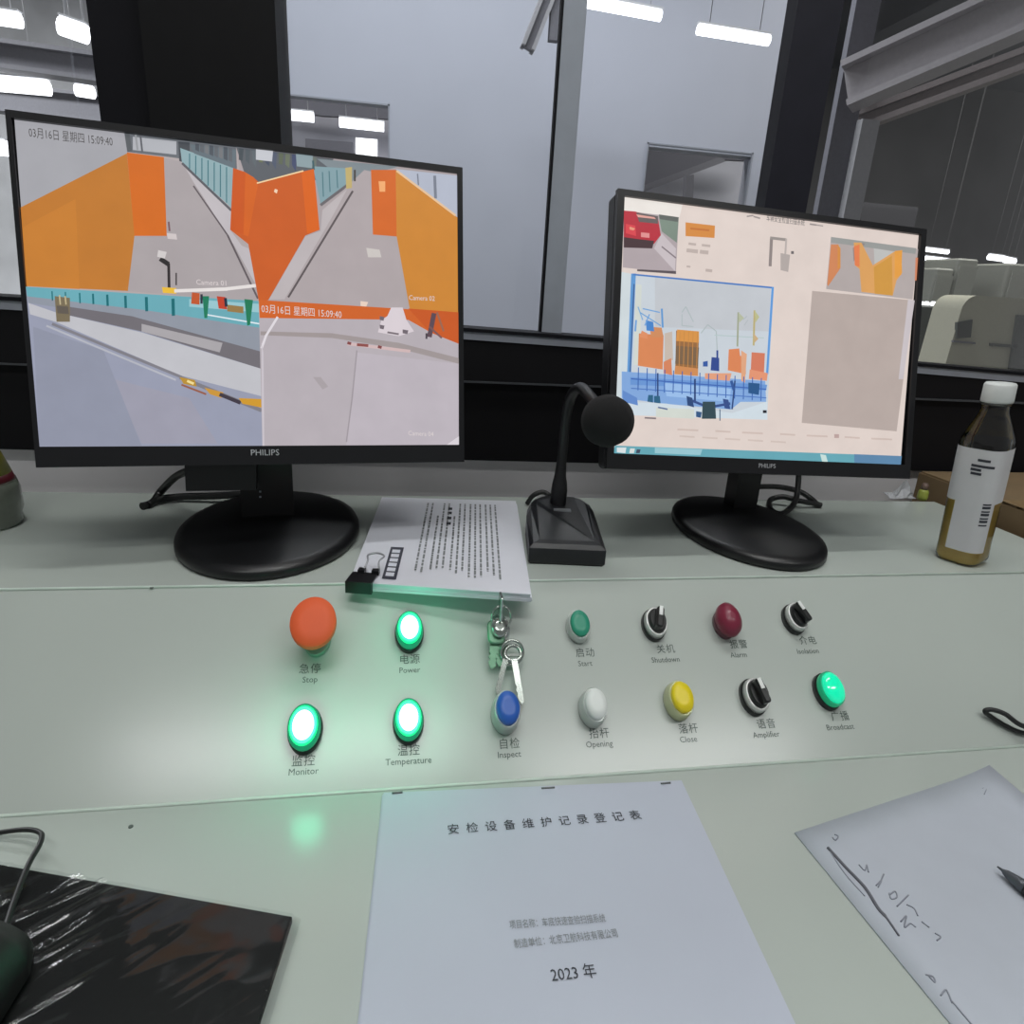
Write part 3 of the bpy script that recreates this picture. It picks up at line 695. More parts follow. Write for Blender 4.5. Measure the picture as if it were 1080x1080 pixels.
D_items = [
 ((180,172,178), [(273,318),(483,331),(483,471),(277,471)]),
 ((186,178,186), [(376,372),(483,384),(483,471),(365,471)]),
 ((230,110,44), [(273,317),(483,330),(483,363),(455,352),(430,338),(274,336)]),
 ((222,98,36), [(430,326),(483,330),(483,363),(452,350)]),
 ((158,148,148), [(275,350),(350,352),(420,362),(483,378),(483,384),(420,368),(350,357),(275,354)]),
 ((214,204,210), [(412,325),(424,325),(428,338),(436,350),(420,355),(398,351),(402,338),(408,334)]),
 ((110,100,108), [(400,334),(405,335),(404,339),(400,338)]), ((110,100,108), [(400,343),(405,344),(404,348),(400,347)]), ((120,110,116), strip((408,351),(420,353),2)), ((110,100,108), [(424,348),(430,349),(429,353),(424,352)]),
 ((90,70,80), strip((457,331),(452,356),5)), ((120,84,84), strip((452,345),(465,357),2)), ((150,100,80), strip((460,330),(467,350),2)), ((70,60,70), strip((449,352),(449,358),2)),
 ((206,180,180), strip((366,363),(432,371),3.2)), ((130,70,70), strip((366,362),(370,363),3)), ((140,76,72), strip((376,364),(388,365),3)), ((130,70,70), strip((398,366),(402,367),3)),
 ((156,148,154), strip((376,370),(371,420),1.4)), ((156,148,154), strip((371,420),(365,466),1.4)), ((166,158,162), [(330,398),(338,398),(346,408),(340,411)]),
 ((222,216,222), strip((293,335),(280,356),2.5)), ((222,216,222), strip((281,354),(276,368),2.5)), ((200,193,200), [(276,362),(278,372),(279,471),(277,471)]),
 ((214,208,214), [(470,470),(483,460),(483,471)]),
]
Lm.picture('camera_feed', D_items, 'lower right camera picture of a pale road with an orange kerb')
Lm.text('03月16日 星期四 15:09:40', 36,143, 117,152, 0.0085, dark_t, squeeze=0.6)
Lm.text('03月16日 星期四 15:09:40', 278,327, 358,333, 0.0082, white_t, squeeze=0.74)
for (x,y) in ((224,299),(444,315),(443,457)): Lm.text('Camera 0%d' % (1 if x<300 else (2 if y<400 else 4)), x-12,y, x+12,y+1, 0.006, white_t)
Lm.logo(279.5, 477.5, 0.0075)

# ---- right monitor
Rm = Monitor([(652.6,200),(977,243),(955.5,505),(636.7,494)], [(657.5,207.5),(972,248.5),(950,488.5),(646.5,480)], (3652,598), (-60,12800),
             (784,562), 0.034, 'right monitor showing an x-ray scan of a lorry load on a cream screen', None, 1.0)
W0 = (220,206,199)
R_items = [
 (W0, [(657,207),(972,248),(950,489),(646,481)]),
 ((232,226,220), [(657,207),(720,216),(716,232),(657,224)]),
 ((204,214,218), [(652,286),(667,289),(660,440),(648,470)]),
 # scanned car photo
 ((172,160,164), [(658,222),(716,229),(713,288),(657,282)]),
 ((120,136,124), [(695,228),(716,230),(714,256),(698,244)]), ((90,96,92), [(695,226),(716,229),(715,234),(696,231)]),
 ((196,186,190), [(698,246),(713,262),(712,286),(690,262)]),
 ((130,118,124), strip((698,260),(713,272),1.5)),
 ((178,34,52), [(658,222),(670,223),(694,230),(697,248),(690,257),(672,259),(658,254)]),
 ((64,40,46), [(658,250),(672,252),(690,254),(688,262),(658,261)]),
 ((96,88,88), [(671,224),(694,228),(694,236),(674,234)]), ((222,160,150), [(671,226),(690,229),(692,231),(673,229)]),
 ((212,60,70), [(660,236),(670,238),(671,249),(660,246)]), ((226,150,120), [(664,239),(670,241),(668,243),(664,242)]),
 ((220,140,140), [(676,245),(685,246),(685,251),(676,250)]),
 ((84,74,80), [(672,284),(713,286),(713,289),(672,286)]),
 # orange tag and captions
 ((208,134,58), [(723,234.5),(754,238),(753.5,251),(723,249)]), ((190,110,44), [(728,240),(748,242),(748,244),(728,242)]),
] + [((186,172,166), strip((x,y),(x+wd,y+wd*0.12),h)) for x,y,wd,h in ((726,257,8,2.5),(740,258.5,9,2.5),(724,264,12,4),(738,265.5,9,4),(724,281,4,2),(744,285,7,3))] + [
 # portal icon
 ((140,130,128), strip((813.5,251),(812,281),3.2)), ((150,142,138), strip((812,251),(829,253),3)), ((182,172,168), strip((829,252),(828,268),2)), ((176,166,162), [(823,267),(833,269),(831,287),(823,285)]), ((110,104,106), [(834,265),(837,265),(837,268),(834,268)]),
 # camera thumbnail
 ((176,166,164), [(876,251),(968,263),(962,316),(871,305)]), ((150,152,150), [(876,250),(966,262),(965,268),(876,256)]), ((140,130,128), [(905,256),(912,257),(900,276),(899,262)]),
 ((206,132,88), [(876,258),(884,258),(886,283),(873,302),(872,300)]), ((212,140,66), [(883,258),(886,262),(886,282),(883,284)]),
 ((186,186,184), [(921,262),(944,266),(930,276),(922,280)]),
 ((216,158,92), [(900,256),(908,256),(920,280),(942,266),(950,264),(951,288),(945,296),(941,312),(908,308),(906,284),(901,280)]),
 ((224,124,76), [(900,260),(906,258),(906,282),(901,280)]), ((204,148,64), [(921,282),(940,270),(941,312),(922,310)]), ((226,156,66), [(943,265),(951,264),(950,290),(943,294)]),
 ((206,130,96), [(965,272),(968,272),(966,296),(964,296)]),
 # grey list panel
 ((180,166,160), [(856,307),(963,317),(945,455),(845,446)]),
 ((198,190,194), [(957,316),(964,317),(952,400),(947,400)]),
]
for i in range(7): R_items.append(((204,186,178), strip((714+i*34+6*(i%2), 453+i*1.6),(736+i*34, 454+i*1.6),1.8)))
for i in range(5): R_items.append(((206,190,182), strip((716+i*24, 460+i*1.4),(732+i*24, 461+i*1.4),1.8)))
R_items += [((186,160,156), [(879,458),(884,458),(884,462),(879,462)]),
 ((98,164,178), [(648,470),(950,481),(949,490),(646,482)]), ((150,196,206), [(690,472),(740,474),(738,480),(690,478)]), ((90,132,168), [(900,479),(950,481),(949,490),(900,488)]),
 ((214,222,224), [(650,472),(660,472),(659,478),(650,477)]), ((210,216,214), [(664,473),(669,473),(668,478),(663,478)]), ((60,70,90), [(671,474),(675,474),(674,478),(670,478)]), ((196,220,216), [(864,479),(870,480),(872,488),(866,488)])]
Rm.picture('scan_page', R_items, 'cream software page with grey list and small pictures')
X_items = [
 ((198,206,214), [(667,289),(815,304),(808,442),(661,437)]),
 ((192,196,202), [(690,292),(812,304),(810,350),(690,345)]),
 ((206,212,206), [(670,300),(676,301),(674,385),(668,385)]),
 ((92,148,206), [(665,289),(670,289),(664,412),(660,412)]), ((70,120,190), strip((667,290),(815,304),1.8)), ((92,150,214), strip((814,303),(808,395),2.4)),
 ((60,96,150), strip((668,300),(663,412),1.4)),
 ((128,166,218), [(655,392),(806,402),(807,424),(780,424),(770,432),(700,426),(655,420)]),
 ((104,148,210), [(664,398),(808,406),(807,412),(664,406)]),
 ((152,188,232), [(700,404),(770,410),(768,424),(702,418)]),
 # left load
 ((214,132,84), [(673,352),(699,354),(698,390),(672,386)]), ((206,138,92), [(684,345),(697,346),(699,356),(686,356)]), ((220,140,96), [(676,349),(682,352),(682,358),(674,356)]),
 ((196,182,170), [(700,352),(708,350),(709,380),(700,382)]), ((212,130,92), [(699,382),(707,378),(708,396),(699,394)]),
 ((120,168,214), strip((672,324),(677,338),1.2)), ((104,158,214), strip((677,326),(695,330),1.2)), ((70,130,200), [(680,338),(688,340),(689,350),(681,349)]), ((96,150,206), strip((697,326),(698,346),2)), ((110,160,210), strip((674,330),(696,344),1.2)), ((112,160,214), strip((670,338),(669,350),2)), ((110,160,214), strip((684,332),(679,344),1.3)),
 # dark crate of rods
 ((150,104,62), [(712,349),(736,350),(735,397),(711,394)]), ((214,146,70), [(713,348),(736,350),(736,362),(712,360)]), ((122,96,70), [(712,365),(736,367),(735,386),(711,384)]), ((206,138,84), [(711,386),(735,389),(735,397),(710,395)]),
] + [((198,136,70), strip((716+i*4.6,350),(715+i*4.6,388),0.7)) for i in range(5)] + [
 ((170,182,184), strip((718,330),(722,324),1)), ((170,182,184), strip((722,324),(730,340),1)), ((172,184,186), strip((718,332),(718,344),1)), ((172,184,186), strip((718,344),(730,345),1)),
 ((170,182,184), strip((738,352),(745,343),1)), ((170,182,184), strip((745,343),(754,350),1)), ((170,182,184), strip((754,350),(755,372),1)),
 ((178,196,196), strip((752,354),(804,357),1)),
 ((52,88,160), [(740,382),(745,381),(745,387),(740,387)]), ((46,70,140), [(749,377),(757,378),(757,392),(748,391)]), ((46,70,140), strip((755,370),(755,380),2)),
 ((224,158,124), [(742,394),(770,394),(768,402),(742,400)]),
 ((218,132,86), [(767,369),(778,368),(779,376),(785,374),(785,395),(766,391)]), ((208,120,92), [(791,372),(805,373),(804,394),(790,393)]), ((224,146,112), [(789,390),(808,394),(807,402),(788,400)]), ((222,164,128), [(780,370),(786,374),(784,404),(780,402)]),
 ((158,164,140), strip((777,330),(776,366),1.8)), ((180,186,160), [(777,330),(783,336),(778,341)]), ((186,172,120), strip((794,328),(793,365),2)), ((186,186,140), [(794,328),(799,335),(795,341)]), ((200,170,130), [(793,352),(798,358),(794,362)]),
 ((176,184,188), strip((782,338),(786,334),1)), ((180,186,190), strip((783,344),(787,338),1)),
 # chassis lines
] + [((54,96,170), strip((672+i*9.2,388+i*0.8),(671.5+i*9.2,412+i*0.8),1.0)) for i in range(15)] + [
 ((58,98,176), strip((664,400),(806,411),1.2)), ((70,112,186), strip((664,410),(806,420),1.0)),
 ((40,66,120), strip((692,394),(692,420),1.6)), ((40,66,120), strip((731,400),(731,424),2)), ((40,66,120), strip((773,402),(770,432),1.6)), ((46,84,150), strip((769,402),(772,412),3)),
 ((34,84,136), [(787,404),(799,405),(798,417),(787,415)]),
 ((40,96,130), [(682,417),(687,417),(687,425),(681,424)]), ((40,96,130), [(688,418),(694,418),(695,426),(688,425)]),
 ((206,218,226), [(655,424),(700,426),(770,436),(807,424),(807,443),(655,438)]), ((208,214,206), [(690,430),(730,432),(730,442),(690,440)]),
 ((50,76,136), strip((723,421),(745,430),2.6)), ((50,76,136), strip((745,430),(768,426),2.6)), ((40,70,120), [(722,418),(728,420),(730,430),(723,428)]), ((50,76,136), [(760,421),(766,422),(768,432),(762,431)]),
 ((46,70,80), [(739,424),(752,424),(753,442),(738,442)]), ((50,86,130), [(732,434),(738,435),(737,441),(732,440)]), ((60,90,120), strip((757,432),(757,444),1)),
 ((92,110,150), strip((692,430),(702,432),1.6)), ((120,110,116), strip((678,441),(690,441.6),1.6)), ((96,136,200), [(655,412),(670,420),(671,428),(655,424)]),
 ((30,30,40), [(802,433),(806,433),(806,436),(802,436)]),
]
Rm.picture('xray_scan', X_items, 'x-ray picture with orange loads on a blue chassis')
Rm.text('车辆安全检查扫描系统', 803,231.5, 848,237.5, 0.0068, dark_t, squeeze=0.62)
Rm.picture('title_flourish', [((150,140,138), strip((785,230),(792,229),1.4)), ((150,140,138), strip((792,230),(799,232),1.6)), ((150,140,138), strip((851,238),(858,239),1.6)), ((160,150,148), strip((858,239),(865,240),1.2))])
Rm.logo(809, 491.5, 0.0060)

# stands
def stand(mo, neck_px, base_prof, rx, ry, yaw, block=None):
    t = mo.t; n = Vector((mo.n.x,mo.n.y,0)).normalized(); u = Vector((mo.u.x,mo.u.y,0)).normalized()
    c = mo.base
    a = math.radians(yaw); X = XV*math.cos(a)+YV*math.sin(a); Y = ZV.cross(X)
    MB().lathe(c, [(0.97,0),(1.0,0.002),(1.0,0.007),(0.985,0.010),(0.9,0.0125),(0.3,0.016),(0.02,0.017)], (X,Y,ZV), 56, rx, ry).build('base', base_m, t)
    nx0, nx1, pyt, pyb = neck_px
    # neck: rises from the base to the back of the housing
    q = c; wdt = (hz(nx1,pyb,UP)-hz(nx0,pyb,UP)).length
    nc = hz((nx0+nx1)/2, pyb, UP); 
    top = mo.P(0,0) ; 
    mid_pt = mo.P((nc-mo.org).dot(mo.u), mo.r[2]+0.05, -0.03)
    bt = Vector((nc.x,nc.y,UP+0.012)); tp = Vector((nc.x, nc.y, mo.P(0, mo.r[2]+0.06).z))
    rings = []
    for f in (0,1):
        p = bt*(1-f)+tp*f; w2 = wdt*(0.5 if f==0 else 0.5); d2 = 0.012
        rings.append([p+u*w2+n*d2, p-u*w2+n*d2, p-u*w2-n*d2, p+u*w2-n*d2])
    MB().loft(rings).build('neck', base_m, t)
    return nc
stand(Lm, (258,311,490,556), None, 0.086, 0.116, 0, None)
stand(Rm, (766,790,500,545), None, 0.0745, 0.110, 0)
# block behind the left monitor (hinge and connector cover)
pA, pB = (195,486), (262,519)
pl = Lm.pl - Lm.n*0.035
q = [hit(x,y,pl,Lm.n) for x,y in ((194,480),(270,480),(270,517),(196,518))]
MB().prism(q, -Lm.n*0.03).build('connector_cover', black_m, Lm.t)
# two tiny holes on the neck, faint mark on the base
for (x,y) in ((274.5,518.5),(274.5,524)):
    p = hit(x,y,Lm.base+Vector((Lm.n.x,Lm.n.y,0)).normalized()*0.0225,Vector((Lm.n.x,Lm.n.y,0)).normalized())
    MB().box(p, 0.0016, 0.001, 0.0016).build('screw_head', alu_m, Lm.t)
# cables (parts of the monitors)
def desk_pts(lst): return [hz(x,y,UP+h)+ZV*0 for x,y,h in lst]
MB().tube(smooth_path(desk_pts([(200,496,0.05),(185,503,0.035),(170,518,0.012),(161,530,0.004),(150,534,0.004)])), 0.0042, 8).build('signal_cable', cable_m, Lm.t)
MB().tube(smooth_path(desk_pts([(262,521,0.012),(225,523,0.008),(190,524,0.006),(168,527,0.005),(156,533,0.004)])), 0.0042, 8).build('power_cable', cable_m, Lm.t)
MB().tube(smooth_path(desk_pts([(842,488,0.045),(842,508,0.03),(838,530,0.012),(824,542,0.005),(812,536,0.005),(813,527,0.008),(826,524,0.012),(842,528,0.010),(858,531,0.006),(866,533,0.004)])), 0.0036, 8).build('power_cable', cable_m, Rm.t)
MB().tube(smooth_path(desk_pts([(790,513.5,0.02),(820,513.5,0.018),(842,518,0.014),(854,525,0.008),(862,532,0.004)])), 0.0036, 8).build('signal_cable', cable_m, Rm.t)
MB().tube(smooth_path(desk_pts([(787,530,0.016),(800,537,0.010),(815,541,0.006),(826,543,0.004)])), 0.0036, 8).build('cable_end', cable_m, Rm.t)

# ------------------------------------------------------------------ desk microphone
fl, fr_ = hz(557,595,UP), hz(637.5,598.5,UP)
mx = (fr_-fl); mw = mx.length; mx.normalize(); my = ZV.cross(mx)
mic = thing('desk_microphone', (fl+fr_)/2 + my*0.06, 'black gooseneck desk microphone with a round foam head', 'microphone')
dep = 0.118
def outline(inset, z, back=0.0):
    pts = []
    w2 = mw/2 - inset
    fc = (fl+fr_)/2
    pts.append(fc + mx*(-w2) + my*inset + ZV*z); pts.append(fc + mx*w2 + my*inset + ZV*z)
    for k in range(9):
        a = math.pi*k/8
        pts.append(fc + mx*(w2*math.copysign(abs(math.cos(a))**0.62, math.cos(a))) + my*(dep*0.62 + (dep*0.38-inset)*math.sin(a)**0.8) + ZV*(z + back))
    return pts
micb = mat('black_mic_plastic',(26,28,31),rough=0.36,var=0.1,bump=0.05,bscale=800)
MB().loft([outline(0.002,0), outline(0,0.003), outline(0,0.017,0.006), outline(0.004,0.0205,0.012), outline(0.010,0.0225,0.014)]).build('base', micb, mic)
npos = (fl+fr_)/2 + my*(dep*0.74) + ZV*0.034 - mx*0.003
MB().box((fl+fr_)/2 + my*(dep*0.60) + ZV*0.0325, 0.018, 0.007, 0.0015, (mx,my,ZV)).build('badge', mat('badge_silver',(176,180,184),rough=0.3,metal=0.6), mic)
MB().rbox((fl+fr_)/2 + my*(dep*0.28) + ZV*0.0215, 0.026, 0.022, 0.004, 0.004, (mx,my,ZV)).build('talk_key', micb, mic)
# gooseneck: from the socket up behind the right monitor's left edge, bent over towards the foam head
nbp = npos
gy = nbp.y
g = [nbp-ZV*0.006, nbp+ZV*0.02, hy(591,500,gy), hy(594,470,gy), hy(597,440,gy-0.006), hy(603,417,gy-0.022), hy(612,409,gy-0.055), hy(622,418,gy-0.085), hy(632,433,gy-0.105)]
gp = smooth_path(g, 8)
rad = [0.0088 if i<6 else (0.0088-0.0036*min(1,(i-6)/14)) for i in range(len(gp))]
MB().tube(gp, rad, 12).build('gooseneck', black_m, mic)
hc = hy(640,444,gy-0.115)
hd = (hc-CAM).normalized(); axz = (-hd*0.75 + XV*0.35).normalized(); axx = axz.cross(ZV).normalized(); axy = axz.cross(axx)
MB().lathe(hc-axz*0.018, [(0.004,0),(0.015,0.003),(0.0215,0.012),(0.0225,0.020),(0.020,0.030),(0.012,0.037),(0.002,0.039)], (axx,axy,axz), 28).build('foam_head', mat('black_foam',(16,16,17),rough=0.95,bump=0.6,bscale=1500), mic)
MB().tube(smooth_path(desk_pts([(556,531,0.003),(562,523,0.014),(572,519,0.019),(580,523,0.016),(587,531,0.014)])), 0.003, 8).build('lead', cable_m, mic)

# ------------------------------------------------------------------ clipped document stack
ST = 0.0075
S = [hz(x,y,UP+ST) for x,y in ((404,524),(545,528),(561,626),(370,613))]
stk = thing('document_stack', (sum(S,Vector())/4 - ZV*ST), 'stack of printed sheets with a dark banner, held by a binder clip', 'document')
stack_paper = mat('stack_paper',(206,208,216),rough=0.6,var=0.02)
nl = 6
for k in range(nl):
    off = Vector((random.uniform(-0.0015,0.0015), random.uniform(-0.0012,0.0012), 0)); z = UP + ST*k/nl
    P = [Vector((p.x,p.y,z))+off for p in S]
    MB().prism(P, (0,0,ST/nl*0.93)).build('sheet_bundle', stack_paper, stk)
def sp(u, v, lift=0.0004):   # u 0..1 left-right, v 0..1 back-front on the top sheet
    return (S[0]*(1-u)+S[1]*u)*(1-v) + (S[3]*(1-u)+S[2]*u)*v + ZV*lift
def squad(b, u0, v0, u1, v1, lift=0.0005):
    b.add([sp(u0,v0,lift),sp(u0,v1,lift),sp(u1,v1,lift),sp(u1,v0,lift)], [(0,1,2,3)])
b = MB()
rows = [0.335,0.37,0.42,0.455,0.49,0.535,0.57,0.605,0.645,0.68,0.715,0.755,0.79,0.825]
for i, u in enumerate(rows):
    v = 0.06 + (0.02 if i not in (2,5) else 0.2); end = 0.90 + random.uniform(-0.06,0.02)
    while v < end:
        L = random.uniform(0.012,0.05)
        squad(b, u, v, u+0.012, min(v+L,end)); v += L + random.uniform(0.004,0.012)
o = b.build('printed_lines', faint_m, stk); o['kind'] = 'stuff'
b = MB()
for v in (0.14,0.2,0.27,0.34): squad(b, 0.49, v, 0.52, v+0.035)
b.build('printed_heading', ink_m, stk)
b = MB(); squad(b, 0.165, 0.66, 0.245, 0.965); b.build('dark_banner', mat('banner_ink',(58,60,72),rough=0.6), stk)
for k in range(6):
    b = MB(); squad(b, 0.18, 0.69+k*0.044, 0.228, 0.722+k*0.044, 0.0008); b.build('banner_glyph', mat('banner_white',(205,208,216),rough=0.6), stk)
# binder clip
cp = sp(0.045,0.985,0.0); clip = thing('binder_clip', cp - ZV*ST, 'small black binder clip with wire handles on the paper stack corner', 'clip')
ex = (S[2]-S[3]).normalized(); ey = ZV.cross(ex)
MB().prism([cp+ex*(-0.009)+ey*(-0.012)+ZV*0.0035, cp+ex*(-0.009)+ey*0.012+ZV*0.002, cp+ex*(-0.009)+ey*0.012+ZV*0.0012, cp+ex*(-0.009)+ey*(-0.008)+ZV*0.0015,
            cp+ex*(-0.009)+ey*(-0.008)-ZV*(ST-0.001), cp+ex*(-0.009)+ey*(-0.012)-ZV*(ST-0.0005)], ex*0.022).build('clip_body', black_m, clip)
for s in (0.0,0.012):
    MB().box(cp+ex*(s-0.001)+ey*0.012+ZV*0.003, 0.006, 0.006, 0.004, (ex,ey,ZV)).build('hinge_curl', black_m, clip)
o0 = cp+ex*0.004+ZV*0.003
MB().tube(smooth_path([o0+ex*(-0.004)+ey*0.012, o0+ex*(-0.002)+ey*0.021+ZV*0.006, o0+ex*(-0.003)+ey*0.027+ZV*0.009, o0+ex*0.004+ey*0.030+ZV*0.010, o0+ex*0.011+ey*0.027+ZV*0.009, o0+ex*0.008+ey*0.021+ZV*0.006, o0+ex*0.010+ey*0.012],5), 0.0009, 6).build('wire_handle', mat('wire_grey',(150,152,156),rough=0.3,metal=0.8), clip)

# ------------------------------------------------------------------ keys
kr = thing('key_bunch', hp(527,690,0.0), 'bunch of metal keys hanging from the key switch on a ring', 'keys')
keym = mat('key_metal',(168,176,170),rough=0.22,metal=0.9,var=0.05); keyg = mat('green_tarnished_key',(110,150,124),rough=0.35,metal=0.7,var=0.1)
def torus(c, ax, R, r, m, name, ex_=1.0):
    X,Y,Z = ax
    MB().tube([c+X*(R*ex_*math.cos(2*math.pi*k/28))+Y*(R*math.sin(2*math.pi*k/28)) for k in range(28)], r, 8, cyc=True).build(name, m, kr)
kc = hp(527,655,0.024)
torus(hp(529,651,0.022), (PX,(PY*0.8+PN*0.6).normalized(),PN), 0.0095, 0.0011, keym, 'key_ring', 0.85)
MB().rbox(hp(528,640,0.03), 0.0022, 0.022, 0.012, 0.001, (PX,(PN*0.8+PY*0.6).normalized(),(PY*0.8-PN*0.6).normalized())).build('inserted_key', keym, kr)
MB().lathe(hp(526,663,0.016), [(0.0085,0),(0.009,0.003),(0.0085,0.006),(0.003,0.0065)], AXP, 20, EX, EY).build('lock_cap', keym, kr)
def key(p0, p1, wd, m, bow=None, h=0.008, name='key'):
    A = hp(*p0, h); B = hp(*p1, h*0.6); d = (B-A).normalized(); s = PN.cross(d).normalized(); L = (B-A).length
    b = MB(); prof = [(0,-0.5),(0.55,-0.5),(0.6,-0.3),(0.68,-0.55),(0.75,-0.3),(0.83,-0.5),(0.9,-0.3),(1,0),(0.93,0.5),(0,0.5)]
    b.prism([A + d*(L*f) + s*(wd*g) for f,g in prof], PN*0.0018)
    b.build(name, m, kr)
key((522,668),(518,706), 0.0062, keyg, h=0.012); key((527,672),(526,704), 0.005, keyg, h=0.010)
MB().rbox(hp(523,667,0.014), 0.014, 0.021, 0.004, 0.005, ((PX),(PY),PN)).build('key_bow', keyg, kr)
torus(hp(540,688,0.012), (PX,(PY*0.9+PN*0.4).normalized(),PN), 0.0098, 0.0012, keym, 'key_ring', 0.95)
torus(hp(541,689,0.010), (PX,PY,PN), 0.0068, 0.0019, keym, 'key_bow', 1.0)
MB().box(hp(541,691,0.010), 0.012, 0.0022, 0.002, AXP).build('key_bow_bar', keym, kr)
key((533,696),(523.5,733), 0.0042, keym, h=0.010); key((542,696),(550,744), 0.0048, keym, h=0.010)

# ------------------------------------------------------------------ drink bottles
def frame_tilt(ax_deg, ay_deg, rz):
    R = Euler((math.radians(ax_deg), math.radians(ay_deg), 0)).to_matrix() @ Euler((0,0,math.radians(rz))).to_matrix()
    return R @ XV, R @ YV, R @ ZV
bb = hz(1013,590,UP)
bo = thing('drink_bottle', bb, 'clear plastic bottle of yellow drink with a white label and white cap', 'bottle')
AXB = frame_tilt(0, -4.0, 25)
bx_, by_, bz_ = AXB
bb = bb + ZV*0.0012
R0 = 0.0218; H = 0.182
pet = clear_mat('clear_plastic', tint=(240,242,240), rough=0.08, ior=1.6)
MB().lathe(bb, [(R0*0.9,0),(R0,0.005),(R0*0.985,0.02),(R0,0.06),(R0,0.128),(R0*0.97,0.132),(R0*0.52,0.158),(R0*0.50,0.166)], AXB, 40, power=3.4, cap=False).build('body', pet, bo)
MB().lathe(bb, [(R0*0.86,0.0015),(R0*0.96,0.006),(R0*0.95,0.02),(R0*0.965,0.06),(R0*0.965,0.078)], AXB, 40, power=3.4).build('drink', mat('yellow_drink',(255,218,120),rough=0.25,alpha=1.0,var=0.05), bo)
lb = MB(); lab = []
rings = []
for z in (0.018,0.126):
    ring = []
    for k in range(33):
        a = math.radians(-165 + 150*k/32); ca, sa = math.cos(a), math.sin(a); q = (abs(ca)**3.4+abs(sa)**3.4)**(-1/3.4)
        narrow = 0.0
        ring.append(bb + bx_*(R0*1.012*q*ca) + by_*(R0*1.012*q*sa) + bz_*z)
    rings.append(ring)
def lpatch(name, m, k0, k1, z0, z1, k=1.012, n=24):
    b = MB(); vs = []
    for z in (z0,z1):
        for i in range(n+1):
            a = math.radians(k0+(k1-k0)*i/n); ca, sa = math.cos(a), math.sin(a); q = (abs(ca)**3.4+abs(sa)**3.4)**(-1/3.4)
            vs.append(bb + bx_*(R0*k*q*ca) + by_*(R0*k*q*sa) + bz_*z)
    b.add(vs, [(i,i+1,n+1+i+1,n+1+i) for i in range(n)], smooth=True)
    return b.build(name, m, bo)
label_m = mat('bottle_label',(206,206,208),rough=0.5,var=0.02)
lpatch('label', label_m, -255, -45, 0.068, 0.124)
lpatch('label', label_m, -203, -112, 0.016, 0.069)
for i,(z,k0,k1) in enumerate(((0.112,-172,-146),(0.106,-184,-136),(0.102,-184,-160),(0.098,-182,-158))):
    lpatch('label_print', ink_m, k0, k1, z, z+0.0026, 1.022, 8)
for i in range(7):
    lpatch('label_barcode', ink_m, -142, -124, 0.046+i*0.0037, 0.046+i*0.0037+(0.0026 if i%2 else 0.0016), 1.022, 4)
MB().lathe(bb+bz_*0.166, [(R0*0.60,0),(R0*0.62,0.003),(R0*0.5,0.0045)], AXB, 28).build('neck_ring', pet, bo)
MB().lathe(bb+bz_*0.1685, [(R0*0.63,0),(R0*0.64,0.002),(R0*0.63,0.017),(R0*0.58,0.0185),(R0*0.3,0.0188)], AXB, 32).build('cap', mat('white_cap',(206,210,208),rough=0.4,bump=0.2,bscale=600), bo)
# cropped bottle at the left edge
lb_ = hz(-16,553,UP)
bo2 = thing('drink_bottle', lb_, 'cropped green-yellow bottle standing at the left frame edge', 'bottle')
R1 = 0.034
MB().lathe(lb_, [(R1*0.88,0),(R1*0.96,0.004),(R1*0.93,0.010),(R1,0.016),(R1,0.036),(R1*0.93,0.045)], seg=40).build('body', mat('grey_green_glass',(104,110,100),rough=0.15,coat=0.4,var=0.15,nscale=60), bo2)
MB().lathe(lb_, [(R1*0.94,0.044),(R1*0.90,0.047),(R1*0.86,0.052)], seg=40).build('band', mat('maroon_band',(84,24,34),rough=0.4), bo2)
MB().lathe(lb_, [(R1*0.86,0.052),(R1*0.66,0.075),(R1*0.52,0.095),(R1*0.42,0.12),(R1*0.38,0.14)], seg=40).build('sleeve', mat('yellow_green_sleeve',(138,132,36),rough=0.4,var=0.15), bo2)
MB().lathe(lb_, [(R1*0.42,0.14),(R1*0.42,0.158),(R1*0.38,0.16)], seg=30).build('cap', black_m, bo2)

# ------------------------------------------------------------------ things behind the right end of the desk
A = hy(960,497,WY-0.02)
cx0 = hz(1000,545,UP).x + 0.02; cx0 = XR+0.015
top = UP - 0.004
tb = thing('cardboard_box', ((cx0+0.25), WY-0.22, 0), 'tall brown cardboard box standing beyond the right end of the desk', 'box')
card = mat('brown_cardboard',(122,102,74),rough=0.8,var=0.08,nscale=20)
zt = hy(1030,497,WY-0.03).z
MB().box((cx0+0.25, WY-0.20, zt/2), 0.5, 0.33, zt-0.004).build('carton', card, tb)
MB().box((cx0+0.25, WY-0.20-0.084, zt-0.001), 0.496, 0.16, 0.003).build('flap', card, tb)
MB().box((cx0+0.25, WY-0.20+0.084, zt-0.001), 0.496, 0.16, 0.003).build('flap', card, tb)
MB().box((cx0+0.25, WY-0.20, zt+0.001), 0.5, 0.05, 0.0006).build('tape', mat('packing_tape',(140,118,86),rough=0.3), tb)
